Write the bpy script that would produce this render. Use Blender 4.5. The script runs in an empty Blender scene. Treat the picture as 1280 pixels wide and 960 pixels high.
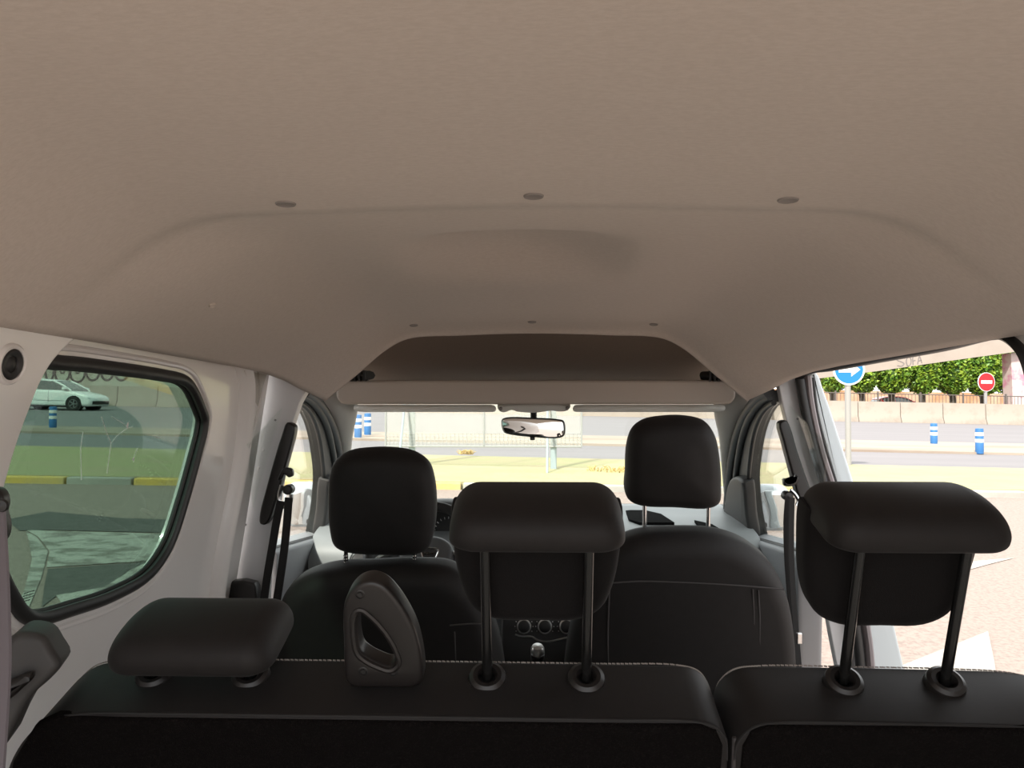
import bpy, bmesh, math, random
from mathutils import Vector, Matrix

random.seed(7)
R = math.radians
sc = bpy.context.scene
col = sc.collection

# ------------------------------------------------------------------ camera
F = 950.0                       # focal length in pixels of the 1280x960 frame
CZ = 1.45                       # eye height over the tarmac
yaw = math.atan(28 / F)
pitch = math.atan(20 / F)
cd = bpy.data.cameras.new('camera')
cam = bpy.data.objects.new('camera', cd)
col.objects.link(cam)
cam.location = (0, 0, CZ)
cam.rotation_euler = (R(90) + pitch, 0, yaw)
cd.sensor_width = 36.0
cd.lens = F / 1280 * 36
cd.clip_start = 0.02
cd.clip_end = 600
sc.camera = cam
RM = cam.rotation_euler.to_matrix()
C0 = Vector((0, 0, CZ))


def ray(px, py):
    return RM @ Vector(((px - 640) / F, (480 - py) / F, -1))


def P(px, py, Y):               # where a sight line reaches distance Y ahead
    d = ray(px, py)
    return C0 + d * (Y / d.y)


def PL(px, py, pt, n):          # where a sight line meets a plane
    d = ray(px, py)
    n = Vector(n)
    return C0 + d * ((Vector(pt) - C0).dot(n) / d.dot(n))


SX, SY = -0.0205, 0.0137        # the street falls to the right and climbs ahead


def gz(x, y):
    return SX * x + SY * y


def G(px, py):
    d = ray(px, py)
    return C0 + d * (CZ / (SX * d.x + SY * d.y - d.z))


def rel(x, y, z):               # van coordinates: z from eye level
    return Vector((x, y, CZ + z))


# ------------------------------------------------------------------ materials
def mat(name, color, rough=0.6, metal=0.0, noise=None, bump=None, sheen=0.0, coat=0.0, spec=0.5, stretch=(1, 1, 1), emit=None):
    m = bpy.data.materials.new(name)
    m.use_nodes = True
    nt = m.node_tree
    b = nt.nodes['Principled BSDF']
    b.inputs['Base Color'].default_value = (*color, 1)
    b.inputs['Roughness'].default_value = rough
    b.inputs['Metallic'].default_value = metal
    b.inputs['Specular IOR Level'].default_value = spec
    b.inputs['Sheen Weight'].default_value = sheen
    b.inputs['Sheen Roughness'].default_value = 0.5
    b.inputs['Coat Weight'].default_value = coat
    b.inputs['Coat Roughness'].default_value = 0.08
    if emit:
        b.inputs['Emission Color'].default_value = (*emit[0], 1)
        b.inputs['Emission Strength'].default_value = emit[1]
    if noise or bump:
        tc = nt.nodes.new('ShaderNodeTexCoord')
        mp = nt.nodes.new('ShaderNodeMapping')
        mp.inputs['Scale'].default_value = stretch
        nt.links.new(tc.outputs['Object'], mp.inputs['Vector'])
    if noise:
        scale, color2, lo, hi = noise
        n = nt.nodes.new('ShaderNodeTexNoise')
        n.inputs['Scale'].default_value = scale
        n.inputs['Detail'].default_value = 6
        n.inputs['Roughness'].default_value = 0.65
        nt.links.new(mp.outputs[0], n.inputs['Vector'])
        r = nt.nodes.new('ShaderNodeMapRange')
        r.inputs['From Min'].default_value = lo
        r.inputs['From Max'].default_value = hi
        nt.links.new(n.outputs['Fac'], r.inputs['Value'])
        x = nt.nodes.new('ShaderNodeMix')
        x.data_type = 'RGBA'
        x.inputs[6].default_value = (*color, 1)
        x.inputs[7].default_value = (*color2, 1)
        nt.links.new(r.outputs[0], x.inputs[0])
        nt.links.new(x.outputs[2], b.inputs['Base Color'])
    if bump:
        bs, strength, dist = bump
        n2 = nt.nodes.new('ShaderNodeTexNoise')
        n2.inputs['Scale'].default_value = bs
        n2.inputs['Detail'].default_value = 3
        nt.links.new(mp.outputs[0], n2.inputs['Vector'])
        bp = nt.nodes.new('ShaderNodeBump')
        bp.inputs['Strength'].default_value = strength
        bp.inputs['Distance'].default_value = dist
        nt.links.new(n2.outputs['Fac'], bp.inputs['Height'])
        nt.links.new(bp.outputs[0], b.inputs['Normal'])
    return m


def glass(name, tint, gloss=(1, 1, 1), ior=1.45):
    m = bpy.data.materials.new(name)
    m.use_nodes = True
    nt = m.node_tree
    nt.nodes.remove(nt.nodes['Principled BSDF'])
    out = nt.nodes['Material Output']
    t = nt.nodes.new('ShaderNodeBsdfTransparent')
    t.inputs['Color'].default_value = (*tint, 1)
    g = nt.nodes.new('ShaderNodeBsdfGlossy')
    g.inputs['Color'].default_value = (*gloss, 1)
    g.inputs['Roughness'].default_value = 0.02
    lw = nt.nodes.new('ShaderNodeLayerWeight')      # Schlick's reflectance, the same from both faces
    lw.inputs['Blend'].default_value = 0.5
    pw = nt.nodes.new('ShaderNodeMath')
    pw.operation = 'POWER'
    pw.inputs[1].default_value = 5.0
    fr = nt.nodes.new('ShaderNodeMath')
    fr.operation = 'MULTIPLY_ADD'
    f0 = ((ior - 1) / (ior + 1)) ** 2
    fr.inputs[1].default_value = 1 - f0
    fr.inputs[2].default_value = f0
    nt.links.new(lw.outputs['Facing'], pw.inputs[0])
    nt.links.new(pw.outputs[0], fr.inputs[0])
    mx = nt.nodes.new('ShaderNodeMixShader')
    nt.links.new(fr.outputs[0], mx.inputs[0])
    nt.links.new(t.outputs[0], mx.inputs[1])
    nt.links.new(g.outputs[0], mx.inputs[2])
    nt.links.new(mx.outputs[0], out.inputs['Surface'])
    return m


def netting(name, color, opacity):
    """fine screen cloth, too fine to see its threads"""
    m = bpy.data.materials.new(name)
    m.use_nodes = True
    nt = m.node_tree
    b = nt.nodes['Principled BSDF']
    b.inputs['Base Color'].default_value = (*color, 1)
    b.inputs['Roughness'].default_value = 0.9
    b.inputs['Alpha'].default_value = opacity
    return m


M = dict(
    liner=mat('headliner_felt', (0.665, 0.590, 0.530), 0.95, noise=(170, (0.61, 0.537, 0.478), 0.36, 0.64), bump=(300, 0.16, 0.001), stretch=(0.6, 1.6, 1), spec=0.15, sheen=0.12),
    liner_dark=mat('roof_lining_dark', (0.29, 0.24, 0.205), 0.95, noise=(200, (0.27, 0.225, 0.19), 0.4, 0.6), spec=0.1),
    clip=mat('grey_plastic_clip', (0.30, 0.27, 0.25), 0.6),
    shelf=mat('beige_plastic', (0.50, 0.43, 0.37), 0.7, bump=(500, 0.1, 0.001)),
    pillar=mat('pale_grey_plastic', (0.60, 0.57, 0.52), 0.65, bump=(500, 0.1, 0.001)),
    visor=mat('pale_visor_vinyl', (0.80, 0.78, 0.73), 0.6),
    white=mat('white_body_paint', (0.83, 0.81, 0.79), 0.28, coat=0.5, noise=(3, (0.80, 0.78, 0.76), 0.3, 0.7)),
    primer=mat('grey_white_sheet_steel', (0.66, 0.66, 0.67), 0.35, coat=0.3),
    bluewhite=mat('outer_paint_shade_tint', (0.56, 0.62, 0.64), 0.2, coat=0.7),  # white body paint, the blue of open shade put into its colour
    rubber=mat('black_rubber', (0.018, 0.018, 0.018), 0.45),
    rubber_grey=mat('grey_rubber', (0.035, 0.038, 0.037), 0.5),
    mauve=mat('mauve_grey_edge_trim', (0.22, 0.19, 0.195), 0.55),
    leather=mat('black_smooth_cloth', (0.0105, 0.0088, 0.0086), 0.62, bump=(900, 0.18, 0.001), noise=(40, (0.009, 0.0075, 0.0073), 0.4, 0.6), sheen=0.04, spec=0.3),
    cloth=mat('black_seat_cloth', (0.0085, 0.0074, 0.0074), 0.85, bump=(1100, 0.35, 0.001), noise=(500, (0.0055, 0.005, 0.005), 0.4, 0.6), sheen=0.04, spec=0.15),
    carpet=mat('black_carpet_backing', (0.0050, 0.0042, 0.0042), 1.0, bump=(700, 0.9, 0.003), noise=(350, (0.0135, 0.0115, 0.011), 0.5, 0.72), spec=0.05),
    seam=mat('dark_seam_thread', (0.012, 0.011, 0.011), 0.8),
    seam_light=mat('seam_groove_edge', (0.05, 0.045, 0.045), 0.8),
    thread=mat('grey_stitch_thread', (0.30, 0.27, 0.25), 0.8),
    rod=mat('black_coated_rod', (0.008, 0.008, 0.008), 0.22),
    chrome=mat('chrome', (0.75, 0.76, 0.76), 0.14, metal=1),
    plastic=mat('black_plastic', (0.014, 0.012, 0.0115), 0.36, bump=(900, 0.12, 0.001)),
    plastic_dull=mat('charcoal_plastic', (0.05, 0.048, 0.047), 0.55, bump=(800, 0.15, 0.001)),
    webbing=mat('black_belt_webbing', (0.018, 0.017, 0.017), 0.85, bump=(400, 0.3, 0.001)),
    webbing_lit=mat('lit_belt_webbing', (0.17, 0.15, 0.165), 0.7, bump=(400, 0.3, 0.001)),  # light falling on the strap is put into this paler tone
    dash=mat('grey_dashboard_plastic', (0.22, 0.235, 0.24), 0.5, bump=(600, 0.15, 0.001)),
    doorcard=mat('grey_door_plastic', (0.33, 0.345, 0.365), 0.55, bump=(600, 0.15, 0.001)),
    vent=mat('black_vent_slots', (0.008, 0.008, 0.008), 1.0, spec=0.02),
    dash_black=mat('black_dashboard_plastic', (0.02, 0.02, 0.02), 0.45),
    silver=mat('silver_trim', (0.62, 0.62, 0.61), 0.3, metal=0.8),
    grey=mat('steering_grey', (0.10, 0.105, 0.108), 0.5),
    gauge=mat('gauge_marks', (0.7, 0.7, 0.7), 0.5),
    red_lamp=mat('red_warning_lamp', (0.5, 0.02, 0.02), 0.4, emit=((1, 0.05, 0.04), 1.2)),
    mirror=mat('mirror_glass', (0.86, 0.88, 0.88), 0.02, metal=1),
    clear=glass('clear_glass', (0.95, 0.97, 0.955)),
    tint=glass('tinted_green_glass', (0.36, 0.455, 0.41)),
    film=glass('recess_film', (0.85, 0.84, 0.80), ior=1.7),
    floor=mat('pale_floor_mat', (0.17, 0.165, 0.155), 0.9),
    scratch=mat('chalky_smear', (0.75, 0.78, 0.76), 0.9),
    # outside
    lot=mat('pink_grey_tarmac', (0.285, 0.228, 0.195), 0.95, noise=(32, (0.205, 0.163, 0.140), 0.44, 0.64)),
    road=mat('grey_tarmac', (0.202, 0.191, 0.193), 0.9, noise=(0.9, (0.172, 0.163, 0.166), 0.3, 0.7), stretch=(0.1, 1, 1)),
    verge=mat('dry_grass_turf', (0.327, 0.322, 0.161), 1.0, noise=(1.6, (0.368, 0.317, 0.189), 0.4, 0.66), bump=(30, 0.5, 0.02), stretch=(0.6, 1, 1)),
    median=mat('pale_gravel', (0.320, 0.272, 0.220), 1.0, noise=(0.8, (0.256, 0.204, 0.160), 0.45, 0.6), stretch=(0.25, 1, 1)),
    kerb=mat('pale_kerb_stone', (0.365, 0.351, 0.307), 0.9, noise=(2, (0.307, 0.292, 0.264), 0.4, 0.6)),
    yellow=mat('worn_yellow_paint', (0.619, 0.421, 0.103), 0.8, noise=(3, (0.516, 0.387, 0.172), 0.4, 0.65)),
    paint=mat('white_road_paint', (0.372, 0.344, 0.305), 0.85, noise=(9, (0.325, 0.297, 0.261), 0.45, 0.6)),
    paint_worn=mat('worn_white_paint', (0.39, 0.375, 0.335), 0.9, noise=(2.6, (0.20, 0.18, 0.16), 0.48, 0.58), stretch=(1.2, 1.8, 1)),
    patch=mat('shadowed_tarmac', (0.116, 0.107, 0.101), 0.95, noise=(10, (0.090, 0.086, 0.079), 0.4, 0.6)),  # yard tarmac darkened to stand for the shadow lying on it
    concrete=mat('pale_concrete', (0.317, 0.275, 0.230), 0.9, noise=(1.5, (0.262, 0.220, 0.179), 0.5, 0.72)),
    beam=mat('bridge_concrete', (0.321, 0.275, 0.234), 0.9, noise=(0.7, (0.285, 0.241, 0.205), 0.4, 0.7)),
    oldwall=mat('weathered_wall', (0.413, 0.404, 0.344), 0.95, noise=(1.2, (0.275, 0.258, 0.206), 0.45, 0.62)),
    ink=mat('black_spray_paint', (0.02, 0.02, 0.022), 0.7),
    ink_grey=mat('grey_spray_paint', (0.17, 0.15, 0.14), 0.7),
    bollard_blue=mat('blue_plastic', (0.028, 0.135, 0.335), 0.5),
    bollard_white=mat('white_reflective_band', (0.680, 0.688, 0.688), 0.5),
    sign_blue=mat('sign_blue', (0.004, 0.150, 0.46), 0.45),
    sign_white=mat('sign_white', (0.722, 0.722, 0.714), 0.5),
    sign_red=mat('sign_red', (0.47, 0.006, 0.012), 0.45),
    steel=mat('galvanised_steel', (0.297, 0.291, 0.285), 0.5, metal=0.2),
    post=mat('pale_blue_grey_post', (0.284, 0.344, 0.361), 0.6),
    net=netting('pale_netting', (0.533, 0.525, 0.473), 0.22),
    wire=mat('grey_wire', (0.30, 0.31, 0.30), 0.6),
    railing=mat('dark_railing', (0.10, 0.085, 0.075), 0.6),
    bark=mat('grey_brown_bark', (0.10, 0.08, 0.06), 0.95, noise=(8, (0.06, 0.05, 0.04), 0.4, 0.6)),
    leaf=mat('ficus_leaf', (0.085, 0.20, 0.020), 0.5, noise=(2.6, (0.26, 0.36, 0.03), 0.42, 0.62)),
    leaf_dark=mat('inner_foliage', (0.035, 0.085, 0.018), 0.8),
    straw=mat('dry_straw', (0.473, 0.344, 0.138), 1.0),
    car_white=mat('white_car_paint', (0.80, 0.81, 0.80), 0.25, coat=0.8),
    car_red=mat('red_car_paint', (0.45, 0.02, 0.02), 0.3, coat=0.8),
    car_glass=mat('dark_car_glass', (0.09, 0.11, 0.11), 0.06, spec=0.8),
    tyre=mat('black_tyre', (0.015, 0.015, 0.015), 0.8),
    alloy=mat('alloy_wheel', (0.30, 0.30, 0.30), 0.35, metal=0.8),
    lamp=mat('headlamp', (0.55, 0.58, 0.58), 0.1, coat=0.5),
    terracotta=mat('terracotta_render', (0.358, 0.186, 0.096), 0.9, noise=(0.4, (0.413, 0.289, 0.206), 0.4, 0.6)),
    pink_pier=mat('graffitied_pier', (0.473, 0.387, 0.370), 0.9, noise=(1.2, (0.430, 0.189, 0.258), 0.5, 0.62)),
)

# ------------------------------------------------------------------ mesh builder
def cr(pts, n=6, closed=False):
    """Catmull-Rom through points"""
    pts = [Vector(p) for p in pts]
    out = []
    N = len(pts)
    rng = range(N) if closed else range(N - 1)
    for i in rng:
        if closed:
            p0, p1, p2, p3 = pts[i - 1], pts[i], pts[(i + 1) % N], pts[(i + 2) % N]
        else:
            p0 = pts[i - 1] if i > 0 else pts[0] * 2 - pts[1]
            p1, p2 = pts[i], pts[i + 1]
            p3 = pts[i + 2] if i + 2 < N else pts[-1] * 2 - pts[-2]
        d1 = max((p1 - p0).length, 1e-9) ** 0.5
        d2 = max((p2 - p1).length, 1e-9) ** 0.5
        d3 = max((p3 - p2).length, 1e-9) ** 0.5
        m1 = (p2 - p1) + ((p1 - p0) / d1 - (p2 - p0) / (d1 + d2)) * d2
        m2 = (p2 - p1) + ((p3 - p2) / d3 - (p3 - p1) / (d2 + d3)) * d2
        for k in range(n):
            t = k / n
            out.append(p1 * (2 * t ** 3 - 3 * t * t + 1) + m1 * (t ** 3 - 2 * t * t + t) + p2 * (-2 * t ** 3 + 3 * t * t) + m2 * (t ** 3 - t * t))
    if not closed:
        out.append(pts[-1])
    return out


def rrect(w, h, r, n=6, c=(0, 0)):
    """rounded rectangle, counter-clockwise; r may be one radius or four (from lower right)"""
    rr = r if isinstance(r, (list, tuple)) else [r] * 4
    out = []
    for k, (sx, sy) in enumerate(((1, -1), (1, 1), (-1, 1), (-1, -1))):
        q = rr[k]
        cx, cy = c[0] + sx * (w / 2 - q), c[1] + sy * (h / 2 - q)
        a0 = -math.pi / 2 + k * math.pi / 2
        for i in range(n + 1):
            a = a0 + i / n * math.pi / 2
            out.append((cx + q * math.cos(a), cy + q * math.sin(a)))
    return out


def ccw(o):
    a = sum(o[i - 1][0] * o[i][1] - o[i][0] * o[i - 1][1] for i in range(len(o)))
    return list(o) if a > 0 else list(o)[::-1]


class Frame:
    def __init__(s, O, N=(0, -1, 0), V=None):
        s.O = Vector(O)
        s.N = Vector(N).normalized()
        v = Vector(V) if V else Vector((0, 0, 1))
        v = v - s.N * v.dot(s.N)
        s.V = v.normalized()
        s.U = s.V.cross(s.N)

    def at(s, u, v, n=0.0):
        return s.O + s.U * u + s.V * v + s.N * n

    def px(s, px, py, n=0.0):           # local (u, v) of a sight line
        q = PL(px, py, s.O + s.N * n, s.N) - s.O
        return (q.dot(s.U), q.dot(s.V))


class MB:
    def __init__(s):
        s.v = []
        s.f = []

    def add(s, vs, fs):
        b = len(s.v)
        s.v += [Vector(p) for p in vs]
        s.f += [[b + i for i in f] for f in fs]
        return s

    def tube(s, pts, r, seg=10, ry=None, up=None, caps=True, square=False):
        pts = [Vector(p) for p in pts]
        n = len(pts)
        rs = r if isinstance(r, (list, tuple)) else [r] * n
        ref = Vector(up) if up else None
        vs, fs = [], []
        last = None
        for i, p in enumerate(pts):
            t = (pts[min(i + 1, n - 1)] - pts[max(i - 1, 0)]).normalized()
            if ref is not None:
                a = (ref - t * ref.dot(t)).normalized()
            elif last is None:
                q = Vector((0, 0, 1)) if abs(t.z) < 0.9 else Vector((1, 0, 0))
                a = (q - t * q.dot(t)).normalized()
            else:
                a = (last - t * last.dot(t)).normalized()
            last = a
            b = t.cross(a)
            ra, rb = rs[i], (ry if ry is not None else rs[i])
            for k in range(seg):
                an = 2 * math.pi * k / seg
                ca, sa = math.cos(an), math.sin(an)
                if square:
                    ca, sa = [(1, 1), (-1, 1), (-1, -1), (1, -1)][k]
                vs.append(p + a * ra * ca + b * rb * sa)
        for i in range(n - 1):
            for k in range(seg):
                k2 = (k + 1) % seg
                fs.append([i * seg + k, i * seg + k2, (i + 1) * seg + k2, (i + 1) * seg + k])
        if caps:
            fs.append(list(range(seg))[::-1])
            fs.append([(n - 1) * seg + k for k in range(seg)])
        return s.add(vs, fs)

    def ribbon(s, pts, w, t, up):
        """flat strap: half width w along up, half thickness t"""
        return s.tube(pts, w, 4, ry=t, up=up, square=True)

    def lathe(s, prof, O, axis=(0, 0, 1), seg=24, sx=1.0, ref=None):
        axis = Vector(axis).normalized()
        q = Vector(ref) if ref else (Vector((1, 0, 0)) if abs(axis.x) < 0.9 else Vector((0, 0, 1)))
        a = (q - axis * q.dot(axis)).normalized()
        b = axis.cross(a)
        O = Vector(O)
        vs, fs = [], []
        n = len(prof)
        for (r, h) in prof:
            for k in range(seg):
                an = 2 * math.pi * k / seg
                vs.append(O + axis * h + a * r * sx * math.cos(an) + b * r * math.sin(an))
        for i in range(n - 1):
            for k in range(seg):
                k2 = (k + 1) % seg
                fs.append([i * seg + k, i * seg + k2, (i + 1) * seg + k2, (i + 1) * seg + k])
        if prof[0][0] > 1e-6:
            fs.append(list(range(seg))[::-1])
        if prof[-1][0] > 1e-6:
            fs.append([(n - 1) * seg + k for k in range(seg)])
        return s.add(vs, fs)

    def box(s, c, size, fr=None):
        c = Vector(c)
        h = [x / 2 for x in size]
        vs = []
        for x in (-1, 1):
            for y in (-1, 1):
                for z in (-1, 1):
                    d = (x * h[0], y * h[1], z * h[2])
                    vs.append(c + (Vector(d) if fr is None else fr.U * d[0] + fr.N * d[1] + fr.V * d[2]))
        return s.add(vs, [[0, 1, 3, 2], [4, 6, 7, 5], [0, 4, 5, 1], [2, 3, 7, 6], [0, 2, 6, 4], [1, 5, 7, 3]])

    def prism(s, outline, fr, n0, n1):
        o = ccw(outline)
        k = len(o)
        vs = [fr.at(u, v, n0) for u, v in o] + [fr.at(u, v, n1) for u, v in o]
        lo, hi = list(range(k)), list(range(k, 2 * k))
        fs = [lo[::-1], hi] + [[i, (i + 1) % k, k + (i + 1) % k, k + i] for i in range(k)]
        return s.add(vs, fs)

    def pillow(s, outline, fr, n0, n1, r, bulge=0.0, nr=6, bulge_back=0.0, pivot=None):
        o = [Vector((p[0], p[1])) for p in ccw(outline)]
        k = len(o)
        nrm = []
        for i in range(k):
            t = (o[(i + 1) % k] - o[i - 1])
            t = t.normalized() if t.length > 1e-9 else Vector((1, 0))
            nrm.append(Vector((t.y, -t.x)))
        cen = sum(o, Vector((0, 0))) / k
        rings = []
        r = min(r, (n1 - n0) / 2)

        lo = Vector((min(p.x for p in o), min(p.y for p in o)))
        hi = Vector((max(p.x for p in o), max(p.y for p in o)))
        mid, hx, hy = (lo + hi) / 2, (hi.x - lo.x) / 2, (hi.y - lo.y) / 2
        if pivot:
            mid = Vector(pivot)
            hx = max(hi.x - mid.x, mid.x - lo.x)
            hy = max(hi.y - mid.y, mid.y - lo.y)
        cen = mid
        by_normal = r <= 0.013 and not pivot

        def inset(d):
            if by_normal:
                return [o[i] - nrm[i] * d for i in range(k)]
            kx, ky_ = max(0.02, 1 - d / hx), max(0.02, 1 - d / hy)
            return [Vector((mid.x + (p.x - mid.x) * kx, mid.y + (p.y - mid.y) * ky_)) for p in o]
        base = inset(r)
        flat = by_normal and bulge == 0
        for sca in (() if flat else (0.25, 0.5, 0.75)):
            rings.append(([cen + (p - cen) * sca for p in base], n0 - bulge_back * (1 - sca ** 2)))
        for j in range(nr + 1):
            a = -math.pi / 2 + j / nr * math.pi / 2
            rings.append((inset(r * (1 - math.cos(a))), n0 + r + r * math.sin(a)))
        for j in range(nr + 1):
            a = j / nr * math.pi / 2
            rings.append((inset(r * (1 - math.cos(a))), n1 - r + r * math.sin(a)))
        for sca in (() if flat else (0.75, 0.5, 0.25)):
            rings.append(([cen + (p - cen) * sca for p in base], n1 + bulge * (1 - sca ** 2)))
        vs, fs = [], []
        for pts, n in rings:
            vs += [fr.at(p.x, p.y, n) for p in pts]
        for i in range(len(rings) - 1):
            for q in range(k):
                q2 = (q + 1) % k
                fs.append([i * k + q, i * k + q2, (i + 1) * k + q2, (i + 1) * k + q])
        if flat:
            L = (len(rings) - 1) * k
            return s.add(vs, fs + [list(range(k))[::-1], [L + q for q in range(k)]])
        vs.append(fr.at(cen.x, cen.y, n0 - bulge_back))
        vs.append(fr.at(cen.x, cen.y, n1 + bulge))
        L = (len(rings) - 1) * k
        for q in range(k):
            q2 = (q + 1) % k
            fs.append([len(rings) * k, q2, q])
            fs.append([len(rings) * k + 1, L + q, L + q2])
        return s.add(vs, fs)

    def grid(s, rows):
        n, k = len(rows), len(rows[0])
        vs = [p for row in rows for p in row]
        return s.add(vs, [[i * k + j, i * k + j + 1, (i + 1) * k + j + 1, (i + 1) * k + j] for i in range(n - 1) for j in range(k - 1)])


ORG = {}                        # where each top-level object's origin lies


def root_of(o):
    while o.parent is not None:
        o = o.parent
    return o


def finish(me, name, m, parent, smooth, angle, origin):
    me.validate()
    if parent is None:
        if origin is None:
            xs = [v.co for v in me.vertices]
            lo = [min(p[i] for p in xs) for i in range(3)]
            hi = [max(p[i] for p in xs) for i in range(3)]
            origin = Vector(((lo[0] + hi[0]) / 2, (lo[1] + hi[1]) / 2, lo[2]))
        else:
            origin = Vector(origin)
    else:
        origin = ORG[root_of(parent).name]
    me.transform(Matrix.Translation(-origin))
    if smooth:
        for p in me.polygons:
            p.use_smooth = True
        me.set_sharp_from_angle(angle=R(angle))
    me.materials.append(m)
    o = bpy.data.objects.new(name, me)
    col.objects.link(o)
    if parent is None:
        o.location = origin
        ORG[o.name] = origin
    else:
        o.parent = parent
    return o


def obj(name, mb, m, parent=None, smooth=True, bevel=0.0, angle=38, origin=None, solid=0.0, label=None, recalc=True):
    me = bpy.data.meshes.new(name)
    me.from_pydata([tuple(p) for p in mb.v], [], mb.f)
    if recalc:
        bm = bmesh.new()
        bm.from_mesh(me)
        bmesh.ops.recalc_face_normals(bm, faces=bm.faces)
        bm.to_mesh(me)
        bm.free()
    o = finish(me, name, m, parent, smooth, angle, origin)
    if bevel:
        b = o.modifiers.new('bevel', 'BEVEL')
        b.width = bevel
        b.segments = 3
        b.limit_method = 'ANGLE'
        b.angle_limit = R(35)
    if solid:
        q = o.modifiers.new('solidify', 'SOLIDIFY')
        q.thickness = abs(solid)
        q.offset = 1 if solid > 0 else -1
    if label:
        o['label'] = label
    return o


def plate(name, outlines, fr, n0, n1, m, parent=None, bevel=0.0, angle=38, origin=None):
    """flat plate with holes (first outline is the rim), built through a filled 2D curve"""
    cu = bpy.data.curves.new(name, 'CURVE')
    cu.dimensions = '2D'
    cu.fill_mode = 'BOTH'
    cu.extrude = max((n1 - n0) / 2 - bevel, 0.0001)
    cu.bevel_depth = bevel
    cu.bevel_resolution = 3
    for o in outlines:
        sp = cu.splines.new('POLY')
        sp.points.add(len(o) - 1)
        for i, p in enumerate(o):
            sp.points[i].co = (p[0], p[1], 0, 1)
        sp.use_cyclic_u = True
    tmp = bpy.data.objects.new('tmp', cu)
    col.objects.link(tmp)
    dg = bpy.context.evaluated_depsgraph_get()
    dg.update()
    me = bpy.data.meshes.new_from_object(tmp.evaluated_get(dg))
    bpy.data.objects.remove(tmp)
    bpy.data.curves.remove(cu)
    me.name = name
    mtx = Matrix((fr.U, fr.V, fr.N)).transposed().to_4x4()
    mtx.translation = fr.at(0, 0, (n0 + n1) / 2)
    me.transform(mtx)
    me.materials.clear()
    bm = bmesh.new()
    bm.from_mesh(me)
    bmesh.ops.remove_doubles(bm, verts=bm.verts, dist=1e-6)
    bmesh.ops.recalc_face_normals(bm, faces=bm.faces)
    bm.to_mesh(me)
    bm.free()
    return finish(me, name, m, parent, True, angle, origin)


def tag(o, label, cat=None, group=None, kind=None):
    o['label'] = label
    if cat:
        o['category'] = cat
    if group:
        o['group'] = group
    if kind:
        o['kind'] = kind
    return o


def thing(name, loc, label, cat, group=None):
    o = bpy.data.objects.new(name, None)
    o.empty_display_size = 0.05
    col.objects.link(o)
    o.location = loc
    ORG[o.name] = Vector(loc)
    return tag(o, label, cat, group)


def struct(o, label, cat):
    return tag(o, label, cat, None, 'structure')


def dup(o, parent=None):
    c = o.copy()
    col.objects.link(c)
    c.parent = parent
    for ch in list(o.children):
        dup(ch, c)
    return c


# ================================================================== THE VAN
VL = Vector((0, -0.292, 0.956)).normalized()       # lean of the rear backrest
NL = Vector((0, -0.956, -0.292)).normalized()

# ---------------------------------------------------------------- headliner
def lerp(a, b, t):
    return a + (b - a) * t


def table(tab, y):
    if y <= tab[0][0]:
        return tab[0][1:]
    for a, b in zip(tab, tab[1:]):
        if y <= b[0]:
            t = (y - a[0]) / (b[0] - a[0])
            return [lerp(p, q, t) for p, q in zip(a[1:], b[1:])]
    return tab[-1][1:]


def sstep(a, b, x):
    t = min(1, max(0, (x - a) / (b - a)))
    return t * t * (3 - 2 * t)


# Y, centre height, half width of the flat middle, its drop there, edge half width, edge height
LIN = [(-0.12, 0.262, 0.50, 0.022, 0.715, 0.10),
       (0.30, 0.276, 0.50, 0.022, 0.715, 0.10),
       (0.62, 0.278, 0.50, 0.022, 0.712, 0.10),
       (0.80, 0.276, 0.50, 0.022, 0.712, 0.10),
       (0.93, 0.2675, 0.50, 0.022, 0.710, 0.098),
       (1.038, 0.2645, 0.495, 0.020, 0.710, 0.096),
       (1.042, 0.2675, 0.492, 0.019, 0.710, 0.096),
       (1.20, 0.268, 0.42, 0.012, 0.708, 0.093),
       (1.50, 0.256, 0.41, 0.012, 0.705, 0.085),
       (1.75, 0.240, 0.405, 0.012, 0.698, 0.078),
       (1.90, 0.229, 0.40, 0.012, 0.69, 0.070),
       (2.00, 0.2195, 0.395, 0.014, 0.665, 0.052),
       (2.06, 0.2145, 0.39, 0.016, 0.637, 0.028),
       (2.11, 0.208, 0.39, 0.018, 0.612, 0.010),
       (2.14, 0.198, 0.388, 0.018, 0.602, 0.002),
       (2.150, 0.188, 0.385, 0.018, 0.596, -0.004)]


def liner_z(x, y):
    zc, wf, dr, xe, ze = table(LIN, y)
    a = abs(x)
    pts = [(0, zc), (wf * 0.55, zc - dr * 0.30), (wf * 0.93, zc - dr * 0.80), (wf + (xe - wf) * 0.16, lerp(zc - dr, ze, 0.15)),
           (wf + (xe - wf) * 0.60, lerp(zc - dr, ze, 0.60)), (xe, ze)]
    c = cr([(-pts[1][0], pts[1][1])] + pts, 12)[12:]
    for p, q in zip(c, c[1:]):
        if a <= q[0] + 1e-9:
            t = (a - p[0]) / max(1e-9, q[0] - p[0])
            z = lerp(p[1], q[1], t)
            break
    else:
        z = ze
    # shallow moulded pocket over the second row
    e = ((x + 0.03) / 0.23) ** 2
    if e < 1 and y > 1.1:
        prof = sstep(1.18, 1.36, y) * (1 - sstep(1.43, 1.64, y))
        z += 0.058 * prof * (1 - e) ** 1.4
    return z


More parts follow.
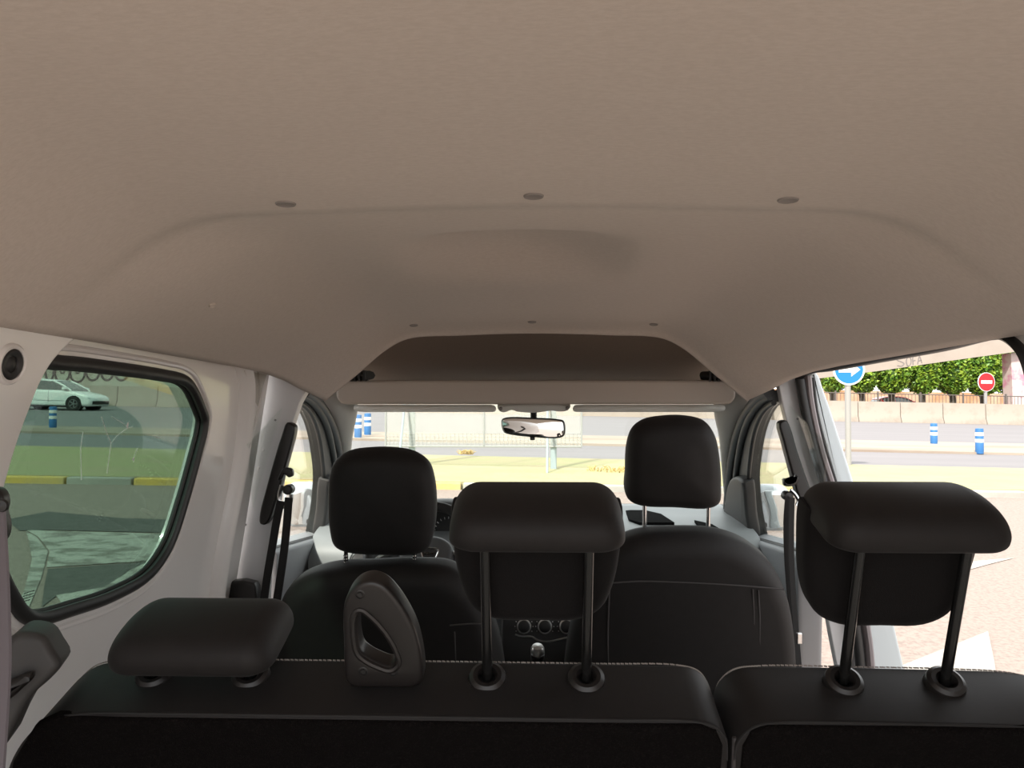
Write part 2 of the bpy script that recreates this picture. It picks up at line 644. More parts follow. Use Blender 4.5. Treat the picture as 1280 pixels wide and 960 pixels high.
ys = [-0.12, -0.06, 0.0, 0.15, 0.3, 0.4, 0.5, 0.58, 0.66, 0.72, 0.78, 0.82, 0.86, 0.9, 0.94, 0.98, 1.01, 1.038, 1.042, 1.07, 1.1]
ys += [1.1 + 0.025 * i for i in range(1, 33)] + [1.93, 1.96, 2.0, 2.03, 2.06, 2.085, 2.11, 2.125, 2.14, 2.146, 2.150]
ss = [-1 + i / 48 for i in range(97)]
mb = MB()
rows = []
for y in ys:
    xe = table(LIN, y)[3]
    rows.append([rel(s * xe, y, liner_z(s * xe, y)) for s in ss])
mb.grid(rows)
ceiling = obj('ceiling', mb, M['liner'], solid=0.014, angle=60)
for p in ceiling.data.polygons:
    if p.normal.z > 0:
        ceiling.data.flip_normals()
        break
ceiling.modifiers['solidify'].offset = -1
struct(ceiling, 'beige felt roof lining with a moulded step and shallow pocket', 'ceiling')
for px, py, Y in ((357, 258, 0.985), (667, 247, 0.985), (985, 252, 0.985), (517, 407, 2.07), (665, 403, 2.07), (817, 405, 2.07)):
    x = P(px, py, Y).x
    z = liner_z(x, Y)
    nn = Vector((liner_z(x + .01, Y) - liner_z(x - .01, Y), liner_z(x, Y + .01) - liner_z(x, Y - .01), -0.02)).normalized()
    big = 0.0125 if Y < 1.5 else 0.011
    obj('retaining_clip', MB().lathe([(big * 1.15, -0.003), (big * 1.05, 0.0012), (big, 0.002), (big * 0.85, 0.0008), (0, 0.0005)], rel(x, Y, z), nn, 20), M['clip'], ceiling, label='small round grey clip in the lining')
q = P(266, 382, 1.30)
best = min(((P(266, 382, 1.0 + i * 0.01), ) for i in range(90)), key=lambda p: abs(p[0].z - CZ - liner_z(p[0].x, p[0].y)))[0]
nn = Vector((liner_z(best.x + .01, best.y) - liner_z(best.x - .01, best.y), 0, -0.02)).normalized()
obj('retaining_clip', MB().lathe([(0.0095, -0.002), (0.009, 0.0010), (0.008, 0.0014), (0.0065, 0.0004), (0, 0.0003)], best, nn, 18, sx=0.6), M['liner'], ceiling)

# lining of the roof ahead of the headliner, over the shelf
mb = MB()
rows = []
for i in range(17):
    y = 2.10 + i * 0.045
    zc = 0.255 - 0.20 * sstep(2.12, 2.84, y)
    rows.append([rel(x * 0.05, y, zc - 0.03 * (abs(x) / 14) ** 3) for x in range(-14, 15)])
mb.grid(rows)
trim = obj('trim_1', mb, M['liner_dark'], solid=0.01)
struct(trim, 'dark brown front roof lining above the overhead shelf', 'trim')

mb = MB()
rows = []
for y in (-0.12, 0.3, 0.8, 1.4, 2.0, 2.2, 2.35, 2.5, 2.62, 2.72):
    k = 1 - 0.72 * sstep(2.1, 2.74, y)
    sec = [(-0.80, 0.135), (-0.79, 0.19), (-0.74, 0.255), (-0.62, 0.31), (-0.35, 0.335), (0, 0.34), (0.35, 0.335), (0.62, 0.31), (0.74, 0.255), (0.79, 0.19), (0.80, 0.135)]
    rows.append([rel(p.x * (1 - 0.10 * sstep(2.1, 2.74, y)), y, 0.05 + (p.y - 0.05) * k) for p in cr([(*p, 0) for p in sec], 4)])
o = obj('roof', MB().grid(rows), M['white'], solid=0.01, angle=60)
struct(o, 'white outer roof skin over the felt lining', 'roof')

# ---------------------------------------------------------------- left body side
FL = Frame(rel(-0.745, 0, 0), (1, 0, -0.16))        # plane of the left side, u runs along Y
sgn = FL.U.y


def left(px, py, n=0.0):
    return FL.px(px, py, n)


def yz(y, z):
    return (y * sgn, z)


seal = [(78, 446), (140, 453), (205, 463), (229, 469), (240, 479), (252, 505), (257, 521), (255, 540), (248, 568), (232, 626), (212, 684), (186, 722),
        (140, 750), (90, 768), (42, 781), (24, 774), (10, 755), (-8, 720), (-24, 660), (-20, 590), (-2, 510), (22, 447)]
ap = cr([(*left(*p), 0) for p in seal], 5, True)
ap = [(p.x, p.y) for p in ap]
wall_out = [yz(-0.12, 0.17), yz(-0.12, -1.0), yz(2.10, -1.0), yz(2.09, -0.3), yz(2.08, 0.14)]
wl = plate('wall_left', [wall_out, ap], FL, -0.03, 0.0, M['white'])
struct(wl, 'white painted metal left side of the van around the tinted window', 'wall')
# shallow pressed frame around the aperture
big = [(p[0] + (p[0] - sum(a[0] for a in ap) / len(ap)) * 0.055, p[1] + (p[1] - sum(a[1] for a in ap) / len(ap)) * 0.07) for p in ap]
obj('pressed_edge', MB().tube([FL.at(p[0], p[1], 0.0) for p in big] + [FL.at(*big[0], 0.0)], 0.006, 8), M['white'], wl)
# rear pillar panel, nearer than the window
cp = [(130, 405), (100, 423), (82, 438), (64, 460), (51, 484), (40, 512), (26, 550), (11, 600), (4, 626), (-8, 665), (-20, 720), (-26, 800)]
FC = Frame(rel(-0.728, 0, 0), (1, 0, -0.16))
edge = [FC.px(*p) for p in cp]
edge = [(p.x, p.y) for p in cr([(*e, 0) for e in edge], 4)]
pan = edge + [yz(0.80, -0.45), yz(0.80, -0.9), yz(-0.12, -0.9), yz(-0.12, 0.15), yz(1.0, 0.15)]
cpil = obj('rear_pillar', MB().pillow(pan, FC, -0.03, 0.0, 0.010), M['white'], wl)
capc = FC.px(12, 455)
obj('cap_ring', MB().lathe([(0.030, -0.004), (0.029, 0.003), (0.026, 0.006), (0.022, 0.005), (0.021, -0.004)], FC.at(*capc, 0.0), FC.N, 28), M['white'], cpil)
obj('round_cap', MB().lathe([(0.0215, -0.004), (0.0215, 0.004), (0.019, 0.006), (0.012, 0.004), (0.011, 0.002), (0.006, 0.004), (0, 0.0045)], FC.at(*capc, 0.0), FC.N, 28), M['rubber'], cpil, label='round black rubber plug')

# window 2: tinted, with its rubber seal
w2 = thing('window_2', FL.at(*yz(1.45, -0.32)), 'tinted green side window with black rubber seal', 'window')
w2['kind'] = 'structure'
gl = [(p[0] * 1.0, p[1]) for p in ap]
obj('pane', MB().prism(gl, FL, -0.022, -0.018), M['tint'], w2, smooth=False)
cen = (sum(a[0] for a in ap) / len(ap), sum(a[1] for a in ap) / len(ap))


def shrink(o, d):
    out = []
    o2 = [Vector(p) for p in ccw(o)]
    for i, p in enumerate(o2):
        t = (o2[(i + 1) % len(o2)] - o2[i - 1]).normalized()
        out.append(p - Vector((t.y, -t.x)) * d)
    return out


s1 = shrink(ap, 0.009)
obj('rubber_seal', MB().tube([FL.at(p.x, p.y, 0.002) for p in s1] + [FL.at(s1[0].x, s1[0].y, 0.002)], 0.012, 10, ry=0.010, caps=False), M['rubber'], w2)
s2 = shrink(ap, 0.017)
obj('seal_lip', MB().tube([FL.at(p.x, p.y, -0.010) for p in s2] + [FL.at(s2[0].x, s2[0].y, -0.010)], 0.006, 8, caps=False), M['rubber'], w2)
mb = MB()
for st in (((127, 521), (133, 540), (139, 554), (136, 575), (134, 592)), ((139, 554), (146, 545), (158, 536), (166, 533)), ((140, 521), (152, 528), (160, 534)),
           ((172, 560), (168, 570), (167, 578)), ((104, 540), (101, 560), (102, 600)), ((192, 545), (200, 548))):
    mb.tube([FL.at(*FL.px(*p, -0.017), -0.0172) for p in st], 0.00045, 5)
mb.lathe([(0.0035, 0), (0, 0.0006)], FL.at(*FL.px(160, 532, -0.017), -0.0178), FL.N, 8, sx=2)
mb.lathe([(0.003, 0), (0, 0.0006)], FL.at(*FL.px(167, 574, -0.017), -0.0178), FL.N, 8)
obj('scratch', mb, M['scratch'], w2, label='chalky white scratches on the glass')
mb = MB()
for i, (a, b, y0) in enumerate(((30, 44, 742), (29, 43, 745.5), (28, 44, 749), (28, 38, 752.5))):
    for k in range(4):
        xa = a + (b - a) * k / 4
        pa, pb = FL.px(xa, y0 - (xa - a) * 0.3, -0.017), FL.px(xa + (b - a) / 4 * 0.7, y0 - (xa - a) * 0.3 - 0.8, -0.017)
        mb.tube([FL.at(*pa, -0.0172), FL.at(*pb, -0.0172)], 0.0007, 5)
obj('maker_mark', mb, M['ink'], w2, label='tiny black printed lines in the corner of the glass')

# moulded shelf of plastic on the left rear trim
ft = Frame(rel(-0.66, 1.0, -0.4), (0.45, -1, 0.1))
o1 = [ft.px(*p) for p in ((6, 805), (14, 796), (26, 790), (54, 795), (66, 812), (76, 832), (62, 850), (40, 870), (22, 900), (0, 940), (-30, 940), (-30, 830))]
tl = thing('trim_2', rel(-0.68, 1.0, -0.62), 'charcoal plastic rear side trim below the tinted window', 'trim')
tl['kind'] = 'structure'
obj('panel', MB().pillow([(p.x, p.y) for p in cr([(*p, 0) for p in o1], 3, True)], ft, -0.10, 0.0, 0.012), M['plastic_dull'], tl)
o2 = [ft.px(*p) for p in ((-5, 852), (12, 848), (30, 840), (44, 836), (46, 842), (34, 854), (18, 868), (-5, 880))]
obj('latch_lever', MB().pillow([(p.x, p.y) for p in cr([(*p, 0) for p in o2], 3, True)], ft, 0.002, 0.025, 0.010), M['plastic'], tl)

# ---------------------------------------------------------------- B pillars
FB = Frame(rel(0, 2.12, 0), (0, -1, 0))
o1 = [FB.px(*p) for p in ((324, 455), (388, 456), (385, 487), (375, 504), (363, 540), (346, 640), (336, 720), (333, 800), (266, 800), (274, 715), (282, 672), (296, 610), (312, 555), (326, 490))]
o1 += []
bl = obj('trim_3', MB().pillow(o1, FB, -0.03, 0.012, 0.004), M['primer'])
struct(bl, 'pale sheet steel door pillar with holes left of the driver seat', 'pillar')
for p, rr in (((346, 525), 0.0032), ((309, 655), 0.0032)):
    c = FB.px(*p)
    obj('hole', MB().lathe([(rr, 0.0), (rr, 0.0008), (0, 0.0008)], FB.at(*c, 0.012), FB.N, 14), M['rubber'], bl)
for p in ((331, 562), (325, 585)):
    c = FB.px(*p)
    obj('rivet', MB().lathe([(0.004, 0.0), (0.003, 0.0018), (0, 0.0024)], FB.at(*c, 0.012), FB.N, 14), M['white'], bl)
# rolled column between window and flange
mb = MB()
mb.tube(cr([FL.at(*FL.px(*p), 0.004) for p in ((296, 450), (302, 480), (299, 540), (288, 610), (274, 680), (262, 760), (255, 840))], 6), 0.016, 12, ry=0.03)
obj('pillar_bead', mb, M['white'], wl)
mb = MB()
mb.tube(cr([FL.at(*FL.px(*p), 0.0) for p in ((322, 462), (324, 500), (312, 560), (297, 620), (284, 690), (278, 760))], 6), 0.006, 8)
obj('flange_edge', mb, M['white'], wl)
# clear sheet added in place of an oddly lit recess by the pillar head
fm = FL
o1 = [FL.px(*p, 0.02) for p in ((305, 463), (333, 468), (329, 480), (322, 508), (318, 500))]
pf = obj('lit_recess_film', MB().prism(o1, FL, 0.020, 0.0212), M['film'], smooth=False)
tag(pf, 'oddly lit recess drawn as clear film beside the left pillar head', 'plastic film')
pf.location = pf.location

FBR = Frame(rel(0, 2.12, 0), (0, -1, 0))
o1 = [FBR.px(*p) for p in ((970, 462), (996, 462), (1005, 505), (1022, 565), (1036, 612), (1062, 700), (1088, 800), (1100, 890), (1058, 890), (1040, 800), (1022, 700), (1006, 612), (992, 560), (978, 505))]
br = obj('trim_4', MB().pillow(o1, FBR, -0.03, 0.0, 0.004), M['primer'])
struct(br, 'pale sheet steel door pillar beside the open sliding door', 'pillar')
c = FBR.px(997, 523.5)
obj('hole', MB().lathe([(0.0035, 0.0), (0.0035, 0.0008), (0, 0.0008)], FBR.at(*c, 0.0), FBR.N, 14), M['rubber'], br)
# outer body skin at the door opening
o1 = [FBR.px(*p) for p in ((1014, 466), (1022, 466), (1032, 490), (1050, 543), (1070, 607), (1098, 700), (1124, 800), (1138, 900), (1100, 900), (1083, 800), (1062, 690), (1046, 610), (1032, 560), (1021, 515))]
obj('outer_skin', MB().pillow([(p.x, p.y) for p in cr([(*p, 0) for p in o1], 4, True)], FBR, -0.06, -0.005, 0.010), M['bluewhite'], br, label='white outer paint with blue shade in its colour')
mb = MB()
mb.tube(cr([P(*p, 2.10) for p in ((1008, 470), (1012, 505), (1024, 560), (1040, 612), (1064, 700), (1084, 800), (1090, 900))], 6), 0.012, 10, ry=0.02)
obj('edge_trim', mb, M['mauve'], br)
mb = MB()
mb.tube(cr([P(*p, 2.09) for p in ((1000, 474), (1005, 505), (1017, 560), (1032, 612), (1053, 700), (1072, 800), (1080, 900))], 6), 0.013, 10)
mb.tube(cr([P(*p, 2.11) for p in ((1016, 472), (1021, 515), (1032, 560), (1047, 612), (1068, 700), (1085, 800), (1092, 900))], 6), 0.005, 8)
obj('door_seal', mb, M['rubber'], br, label='black rubber door seal')

# ---------------------------------------------------------------- right body side and sliding door opening
FR = Frame(rel(0.745, 0, 0), (-1, 0, -0.16))
sr = FR.U.y
rp = [FR.px(*p) for p in ((1236, 418), (1256, 419), (1272, 430), (1284, 450), (1294, 490), (1302, 560), (1310, 700))]
rp = [(p.x, p.y) for p in cr([(*p, 0) for p in rp], 5)]
pan = rp + [(0.98 * sr, -1.0), (-0.12 * sr, -1.0), (-0.12 * sr, 0.17), (1.2 * sr, 0.17)]
wr = obj('wall_right', MB().prism(pan, FR, -0.04, 0.0), M['white'])
struct(wr, 'white metal right rear side of the van behind the open door', 'wall')
hd = [FR.px(*p) for p in ((1236, 418), (1180, 432), (1100, 447), (1040, 457), (1010, 462), (985, 466))]
obj('door_header', MB().prism(hd + [(2.2 * sr, 0.17), (1.2 * sr, 0.17)], FR, -0.06, 0.0), M['white'], wr)
mb = MB()
mb.tube(cr([FR.at(*FR.px(*p, 0.004), 0.004) for p in ((1000, 474), (1004, 468), (1016, 464), (1040, 461), (1100, 450), (1180, 435), (1238, 421), (1256, 421), (1270, 429), (1282, 444), (1292, 476), (1300, 540), (1308, 660))], 6), 0.006, 8, ry=0.014)
obj('door_seal', mb, M['rubber'], wr, label='black rubber seal round the door opening')

# ---------------------------------------------------------------- floor and bulkhead
fl = obj('floor', MB().box((0, 1.62, 0.53), (1.75, 3.48, 0.04)), M['floor'], smooth=False)
struct(fl, 'grey van floor mostly hidden below the seats', 'floor')
wf = obj('wall_front', MB().box((0, 3.38, 0.76), (1.75, 0.04, 0.46)), M['dash_black'], smooth=False)
struct(wf, 'black bulkhead under the dashboard', 'wall')

# ---------------------------------------------------------------- A pillars, front doors
def mirror_x(pts):
    return [Vector((-p.x, p.y, p.z)) for p in pts]


inner = cr([P(455, 440, 2.50), P(446, 480, 2.52), P(447, 512, 2.60), P(441, 545, 2.75), P(437, 590, 2.95), P(431, 660, 3.25)], 5)
outer = cr([P(378, 474, 2.33), P(392, 494, 2.42), P(408, 517, 2.52), P(417, 548, 2.72), P(420, 590, 2.98), P(414, 660, 3.28)], 5)
for side, nm in ((1, 'trim_5'), (-1, 'trim_6')):
    rows = []
    for k in range(9):
        t = k / 8
        row = [lerp(a, b, t) + Vector((0.012, -0.02, -0.004)) * math.sin(math.pi * t) for a, b in zip(inner, outer)]
        rows.append(row if side == 1 else mirror_x(row))
    o = obj(nm, MB().grid(rows), M['pillar'], solid=0.012, angle=60)
    struct(o, 'pale grey windscreen pillar trim ' + ('beside the steering wheel' if side == 1 else 'behind the raised passenger headrest'), 'pillar')

ND = (1, 0, -0.286)
FD = Frame(rel(-0.665, 0, 0), ND)


def dpt(px, py, n=0.0):
    u, v = FD.px(px, py, n)
    return FD.at(u, v, n)


arc_out = [(380, 490), (389, 495), (402, 509), (415, 534), (423, 565), (428, 600), (431, 640), (432, 668)]
arc_in = [(376, 504), (381, 507), (390, 517), (399, 540), (404, 570), (406, 600), (402, 640), (396, 670)]
ao = cr([(*FD.px(*p), 0) for p in arc_out], 5)
ai = cr([(*FD.px(*p), 0) for p in arc_in], 5)
sill_l, sill_r = FD.px(334, 685), FD.px(396, 668)
sill_f = FD.px(440, 657)
doors = {}
for side in (1, -1):
    first = side == 1
    where = 'on the driver side' if first else 'on the passenger side'
    fx = (lambda m_: m_) if first else None

    def emit(name, mb, m_, parent, **k):
        if not first:
            mb.v = mirror_x(mb.v)
        return obj(name, mb, m_, parent, **k)
    q0 = FD.at(sill_l[0], sill_l[1], 0)
    root_loc = Vector((q0.x * side, 2.5, 0.55))
    d = thing('door_1' if first else 'door_2', root_loc, 'grey front door with black window frame ' + where, 'door')
    d['kind'] = 'structure'
    doors[side] = d
    ring = [(p.x, p.y) for p in ao] + [(p.x, p.y) for p in reversed(ai)]
    emit('window_frame', MB().prism(ring, FD, -0.045, -0.004), M['rubber_grey'], d)
    mb = MB()
    mb.tube([FD.at(p.x, p.y, 0.0) for p in ao], 0.017, 10)
    mb.tube([FD.at(p.x, p.y, -0.004) for p in ai], 0.008, 10)
    emit('weather_seal', mb, M['rubber'], d)
    mid = [lerp(a, b, 0.38) for a, b in zip(ao, ai)]
    mb = MB()
    mb.tube([FD.at(p.x, p.y, 0.0) for p in mid], 0.012, 10)
    emit('frame_rib', mb, M['rubber_grey'], d)
    # mirror sail
    sail = [FD.px(*p) for p in ((404, 600), (409, 594), (421, 597), (428, 630), (432, 668), (396, 672), (400, 640))]
    emit('mirror_sail', MB().pillow([(p.x, p.y) for p in cr([(*p, 0) for p in sail], 4, True)], FD, -0.02, 0.025, 0.012), M['plastic_dull'], d, label='charcoal corner cover of the door mirror')
    # door card
    card = [sill_l, sill_r, sill_f, FD.px(440, 900), FD.px(334, 1000), FD.px(334, 705)]
    emit('door_card', MB().pillow(card, FD, -0.05, 0.03, 0.018), M['doorcard'], d)
    ln = [FD.at(*sill_l, 0.01), FD.at(*sill_r, 0.01)]
    mb = MB()
    mb.tube(ln, 0.006, 8)
    emit('sill_seal', mb, M['rubber'], d)
    # glass
    g = [(p.x, p.y) for p in ai] + [sill_r, sill_l, FD.px(325, 560)]
    w = MB().prism(g, FD, -0.035, -0.031)
    if not first:
        w.v = mirror_x(w.v)
    wo = obj('window_3' if first else 'window_4', w, M['clear'], smooth=False)
    struct(wo, 'clear front door window ' + where, 'window')
    # door mirror outside
    ml = dpt(378, 630)
    mc = P(377, 632, 3.02) if first else P(965, 636, 2.98)
    mr = thing('door_mirror', mc + Vector((0, 0, -0.1)), 'pale blue-white door mirror outside the ' + ('driver window' if first else 'passenger window'), 'mirror', 'door mirrors')
    fm = Frame(mc, (0.15 * side, -1, 0))
    sh = rrect(0.15, 0.18, 0.05, 6)
    obj('housing', MB().pillow(sh, fm, -0.11, 0.02, 0.05), M['bluewhite'], mr)
    obj('mirror_glass', MB().pillow(rrect(0.12, 0.145, 0.04, 6), fm, 0.019, 0.024, 0.002), M['mirror'], mr)
    aend = Vector((-0.80 * side, mc.y - 0.02, mc.z - 0.055))
    obj('arm', MB().tube([mc + Vector((0.03 * side, 0, -0.06)), lerp(mc + Vector((0, 0, -0.06)), aend, 0.5), aend], 0.022, 10), M['plastic_dull'], mr)
# small tweeter lever in the right sail
c = dpt(417, 652, 0.026)
c = Vector((-c.x, c.y, c.z))
obj('lever', MB().tube([c, c + Vector((-0.03, -0.03, -0.006))], 0.004, 8), M['chrome'], doors[-1])

# windscreen
corners = [P(438, 496, 2.66), P(908, 496, 2.66), P(925, 668, 3.34), P(414, 668, 3.34)]
rows = []
for i in range(9):
    t = i / 8
    a, b = lerp(corners[0], corners[3], t), lerp(corners[1], corners[2], t)
    rows.append([lerp(a, b, s / 12) + Vector((0, 0.05 * math.sin(math.pi * s / 12), 0)) for s in range(13)])
w1 = obj('window_1', MB().grid(rows), M['clear'], solid=0.004)
struct(w1, 'clear windscreen ahead of the dashboard', 'window')

# ---------------------------------------------------------------- overhead shelf, visors, mirror
FS = Frame(rel(0, 2.30, 0), (0, -1, 0))
lip = [FS.px(*p) for p in ((420, 491), (422, 482), (428, 477), (440, 475.5), (670, 475.5), (900, 475), (911, 477), (918, 484), (920, 493), (917, 500), (908, 504), (890, 505), (670, 505.5), (450, 506), (432, 504), (423, 499))]
sh = thing('overhead_shelf', rel(0, 2.5, -0.02), 'beige overhead storage shelf spanning the cab above the windscreen', 'shelf')
lip0, lip1 = FS.px(420, 475.5), FS.px(920, 505.5)
lip = rrect(lip1[0] - lip0[0], lip0[1] - lip1[1], 0.030, 6, ((lip0[0] + lip1[0]) / 2, (lip0[1] + lip1[1]) / 2))
obj('front_lip', MB().pillow(lip, FS, -0.035, 0.0, 0.010), M['shelf'], sh)
mb = MB()
mb.box(rel(0, 2.49, -0.005), (1.19, 0.34, 0.012))
obj('tray', mb, M['shelf'], sh, bevel=0.003)
for px0, px1 in ((428, 462), (878, 912)):
    a, b = P(px0, 470, 2.34), P(px1, 469, 2.30)
    mb = MB()
    mb.tube([a, lerp(a, b, 0.5), b], 0.014, 8, ry=0.03, up=(0, 0, 1))
    for k in range(5):
        t = 0.2 + k * 0.17
        mb.box(lerp(a, b, t) + Vector((0, -0.004, -0.002)), (0.006, 0.06, 0.032))
    obj('bracket', mb, M['rubber'], sh, label='black end bracket')

for a, b, nm in ((446, 620, 'left of the roof console'), (716, 902, 'right of the roof console')):
    pa, pb = P(a, 509, 2.56), P(b, 509, 2.56)
    fv = Frame((pa + pb) / 2 + Vector((0, -0.02, -0.004)), (0, -0.06, -1), (0, 1, -0.06))
    wv = (pb - pa).length
    v = obj('sun_visor', MB().pillow(rrect(wv, 0.11, 0.03, 6), fv, -0.010, 0.010, 0.009), M['visor'])
    tag(v, 'pale grey sun visor folded up ' + nm, 'sun visor', 'sun visors under the shelf')

cn = thing('roof_console', P(668, 512, 2.55), 'small pale roof console above the interior mirror', 'roof console')
fcn = Frame(P(668, 512, 2.53), (0, -0.9, -0.4))
o1 = [fcn.px(*p) for p in ((622, 508), (632, 507), (704, 507), (713, 509), (708, 514), (698, 515), (690, 514), (668, 516.5), (646, 515), (640, 513), (630, 516), (624, 514))]
obj('body', MB().pillow([(p.x, p.y) for p in cr([(*p, 0) for p in o1], 4, True)], fcn, -0.03, 0.0, 0.005), M['visor'], cn)
for p in ((626, 510.5), (709, 510)):
    c = fcn.px(*p)
    obj('visor_hook', MB().lathe([(0.007, 0), (0.006, 0.006), (0.0, 0.007)], fcn.at(*c, 0), fcn.N, 12, sx=0.8), M['clip'], cn)

fmr = Frame(P(666, 534.5, 2.52), (-0.14, -1, 0.02))
rv = thing('rear_view_mirror', P(667, 517, 2.56), 'black framed interior mirror hanging below the roof console', 'mirror')
o1 = [fmr.px(*p) for p in ((626, 530), (627, 524), (634, 521.5), (665, 522), (698, 524), (704, 526), (706, 533), (705, 544), (699, 547.5), (665, 546.5), (636, 543), (629, 540))]
o1 = [(p.x, p.y) for p in cr([(*p, 0) for p in o1], 5, True)]
obj('housing', MB().pillow(o1, fmr, -0.03, 0.0, 0.010), M['plastic'], rv)
mi = [(p.x, p.y) for p in shrink(o1, 0.0045)]
obj('mirror_glass', MB().pillow(mi, fmr, -0.004, 0.0012, 0.0012), M['mirror'], rv)
obj('stem', MB().tube([P(667, 514, 2.56), P(667, 520, 2.56), P(667, 528, 2.545)], 0.011, 10), M['plastic'], rv)
c = fmr.px(665, 548)
obj('dip_lever', MB().box(fmr.at(c[0], c[1], -0.012), (0.016, 0.012, 0.012), fmr), M['plastic'], rv, bevel=0.003)

# ---------------------------------------------------------------- dashboard
dsh = thing('dashboard', rel(0, 2.95, -0.9), 'grey dashboard under the windscreen with round vents and controls', 'dashboard')
prof = [(2.72, -0.90), (2.66, -0.72), (2.60, -0.60), (2.60, -0.535), (2.64, -0.49), (2.72, -0.467), (2.85, -0.458), (3.05, -0.455), (3.33, -0.47), (3.33, -0.9)]
mb = MB()
pf_ = cr([(0, a, b) for a, b in prof], 4)
rows = []
for i in range(25):
    x = -0.79 + i * 1.58 / 24
    rows.append([rel(x, p.y + 0.05 * (x / 0.79) ** 2 if p.y < 3 else p.y, p.z) for p in pf_])
mb.grid(rows)
obj('top_panel', mb, M['dash'], dsh)
# demister grilles and speaker slots on the top
for pts in (((782, 639), (800, 637), (826, 643), (843, 654), (800, 654), (786, 650)), ((868, 651), (890, 656), (900, 662), (876, 660))):
    mb = MB()
    out = []
    for p in pts:
        d_ = ray(*p)
        t = -0.4525 / d_.z
        q = C0 + d_ * t
        out.append((q.x, q.y))
    fz = Frame(rel(0, 0, -0.4525), (0, 0, 1), (0, 1, 0))
    mb.prism([(a, b) for a, b in out], fz, -0.010, 0.003)
    obj('air_vent', mb, M['vent'], dsh, label='black slotted air vent')
# round vent left of the wheel
for px, py in ((453, 701), (487, 684)):
    c = P(px, py, 2.58)
    obj('round_vent', MB().lathe([(0.042, -0.03), (0.042, 0.012), (0.037, 0.016), (0.034, 0.010), (0.033, 0.0), (0, 0.0)], c, (0, -1, 0.1), 28), M['dash_black'], dsh)
    rv_ = obj('vent_ring', MB().lathe([(0.037, 0.014), (0.034, 0.019), (0.031, 0.014)], c, (0, -1, 0.1), 28), M['silver'], dsh, label='silver vent ring')
    obj('vent_flap', MB().box(c + Vector((0, -0.008, 0)), (0.007, 0.01, 0.056)), M['silver'], dsh, label='silver vent flap')
# instrument cluster
cc = P(560, 662, 2.70)
cl = obj('instrument_cluster', MB().tube(cr([cc + Vector((-0.19, 0.02, -0.06)), cc + Vector((-0.15, 0, 0.05)), cc + Vector((0, 0, 0.088)), cc + Vector((0.13, 0, 0.05)), cc + Vector((0.17, 0.02, -0.06))], 8), 0.05, 10, ry=0.022, up=(0, 1, 0)), M['dash_black'], dsh)
obj('cluster_face', MB().box(cc + Vector((-0.01, 0.03, -0.0)), (0.32, 0.02, 0.16)), M['dash_black'], cl)
mb = MB()
for gx, gr in ((-0.10, 0.05), (0.0, 0.055), (0.09, 0.045)):
    for k in range(17):
        a = R(-40 + k * 260 / 16)
        b = cc + Vector((gx, 0.018, -0.012))
        e1 = b + Vector((-math.cos(a) * gr, 0, math.sin(a) * gr))
        e2 = b + Vector((-math.cos(a) * gr * 0.86, 0, math.sin(a) * gr * 0.86))
        mb.tube([e1, e2], 0.0016, 5)
obj('gauge_marks', mb, M['gauge'], cl, label='white gauge marks')
obj('warning_lamp', MB().lathe([(0.006, 0), (0.005, 0.003), (0, 0.004)], P(553, 671, 2.685), (0, -1, 0), 12), M['red_lamp'], cl, label='glowing red warning lamp')
# centre stack
fcs = Frame(P(676, 760, 2.55), (0, -1, 0.25))
stk = obj('centre_stack', MB().pillow(rrect(0.27, 0.46, 0.03, 5), fcs, -0.12, 0.0, 0.015), M['dash_black'], dsh)
for px in (655, 681, 708):
    c = fcs.px(px, 783, 0)
    kn = obj('knob', MB().lathe([(0.020, 0), (0.019, 0.016), (0.014, 0.019), (0, 0.019)], fcs.at(*c, 0), fcs.N, 20), M['dash_black'], stk)
    obj('knob_ring', MB().lathe([(0.024, 0), (0.024, 0.003), (0.021, 0.004)], fcs.at(*c, 0), fcs.N, 24), M['silver'], stk)
    mb = MB()
    for k in range(9):
        a = R(-30 + k * 30)
        mb.box(fcs.at(c[0] - math.cos(a) * 0.030, c[1] + math.sin(a) * 0.030, 0.0006), (0.003, 0.001, 0.003), fcs)
    obj('dial_marks', mb, M['gauge'], stk)
mb = MB()
mb.tube(cr([fcs.at(*fcs.px(*p), 0.002) for p in ((644, 793), (650, 795), (665, 796), (672, 800), (684, 802), (700, 799), (712, 796))], 5), 0.003, 6)
obj('silver_line', mb, M['silver'], stk, label='thin silver trim line')

# steering wheel
sw = thing('steering_wheel', P(537, 700, 2.5), 'grey steering wheel with silver spokes and emblem ahead of the driver seat', 'steering wheel')
fw = Frame(P(532, 703, 2.36), (0, -0.9, 0.43))
ringp = [fw.at(0.182 * math.cos(2 * math.pi * k / 48), 0.182 * math.sin(2 * math.pi * k / 48), 0) for k in range(49)]
obj('rim', MB().tube(ringp, 0.0165, 12, caps=False), M['dash_black'], sw)
hubo = [(-0.075, 0.055), (-0.05, 0.075), (0, 0.082), (0.05, 0.075), (0.08, 0.05), (0.085, 0), (0.06, -0.055), (0, -0.07), (-0.06, -0.055), (-0.085, 0)]
obj('hub', MB().pillow([(p.x, p.y) for p in cr([(*p, 0) for p in hubo], 5, True)], fw, -0.04, 0.02, 0.02, bulge=0.008), M['grey'], sw)
for a, b in (((0.06, 0.01), (0.178, 0.02)), ((-0.06, 0.01), (-0.178, 0.02)), ((0.0, -0.05), (0.0, -0.178))):
    obj('spoke', MB().tube([fw.at(*a, -0.004), fw.at((a[0] + b[0]) / 2, (a[1] + b[1]) / 2, -0.006), fw.at(*b, 0)], [0.03, 0.022, 0.018], 10, ry=0.010, up=fw.V), M['grey'], sw)
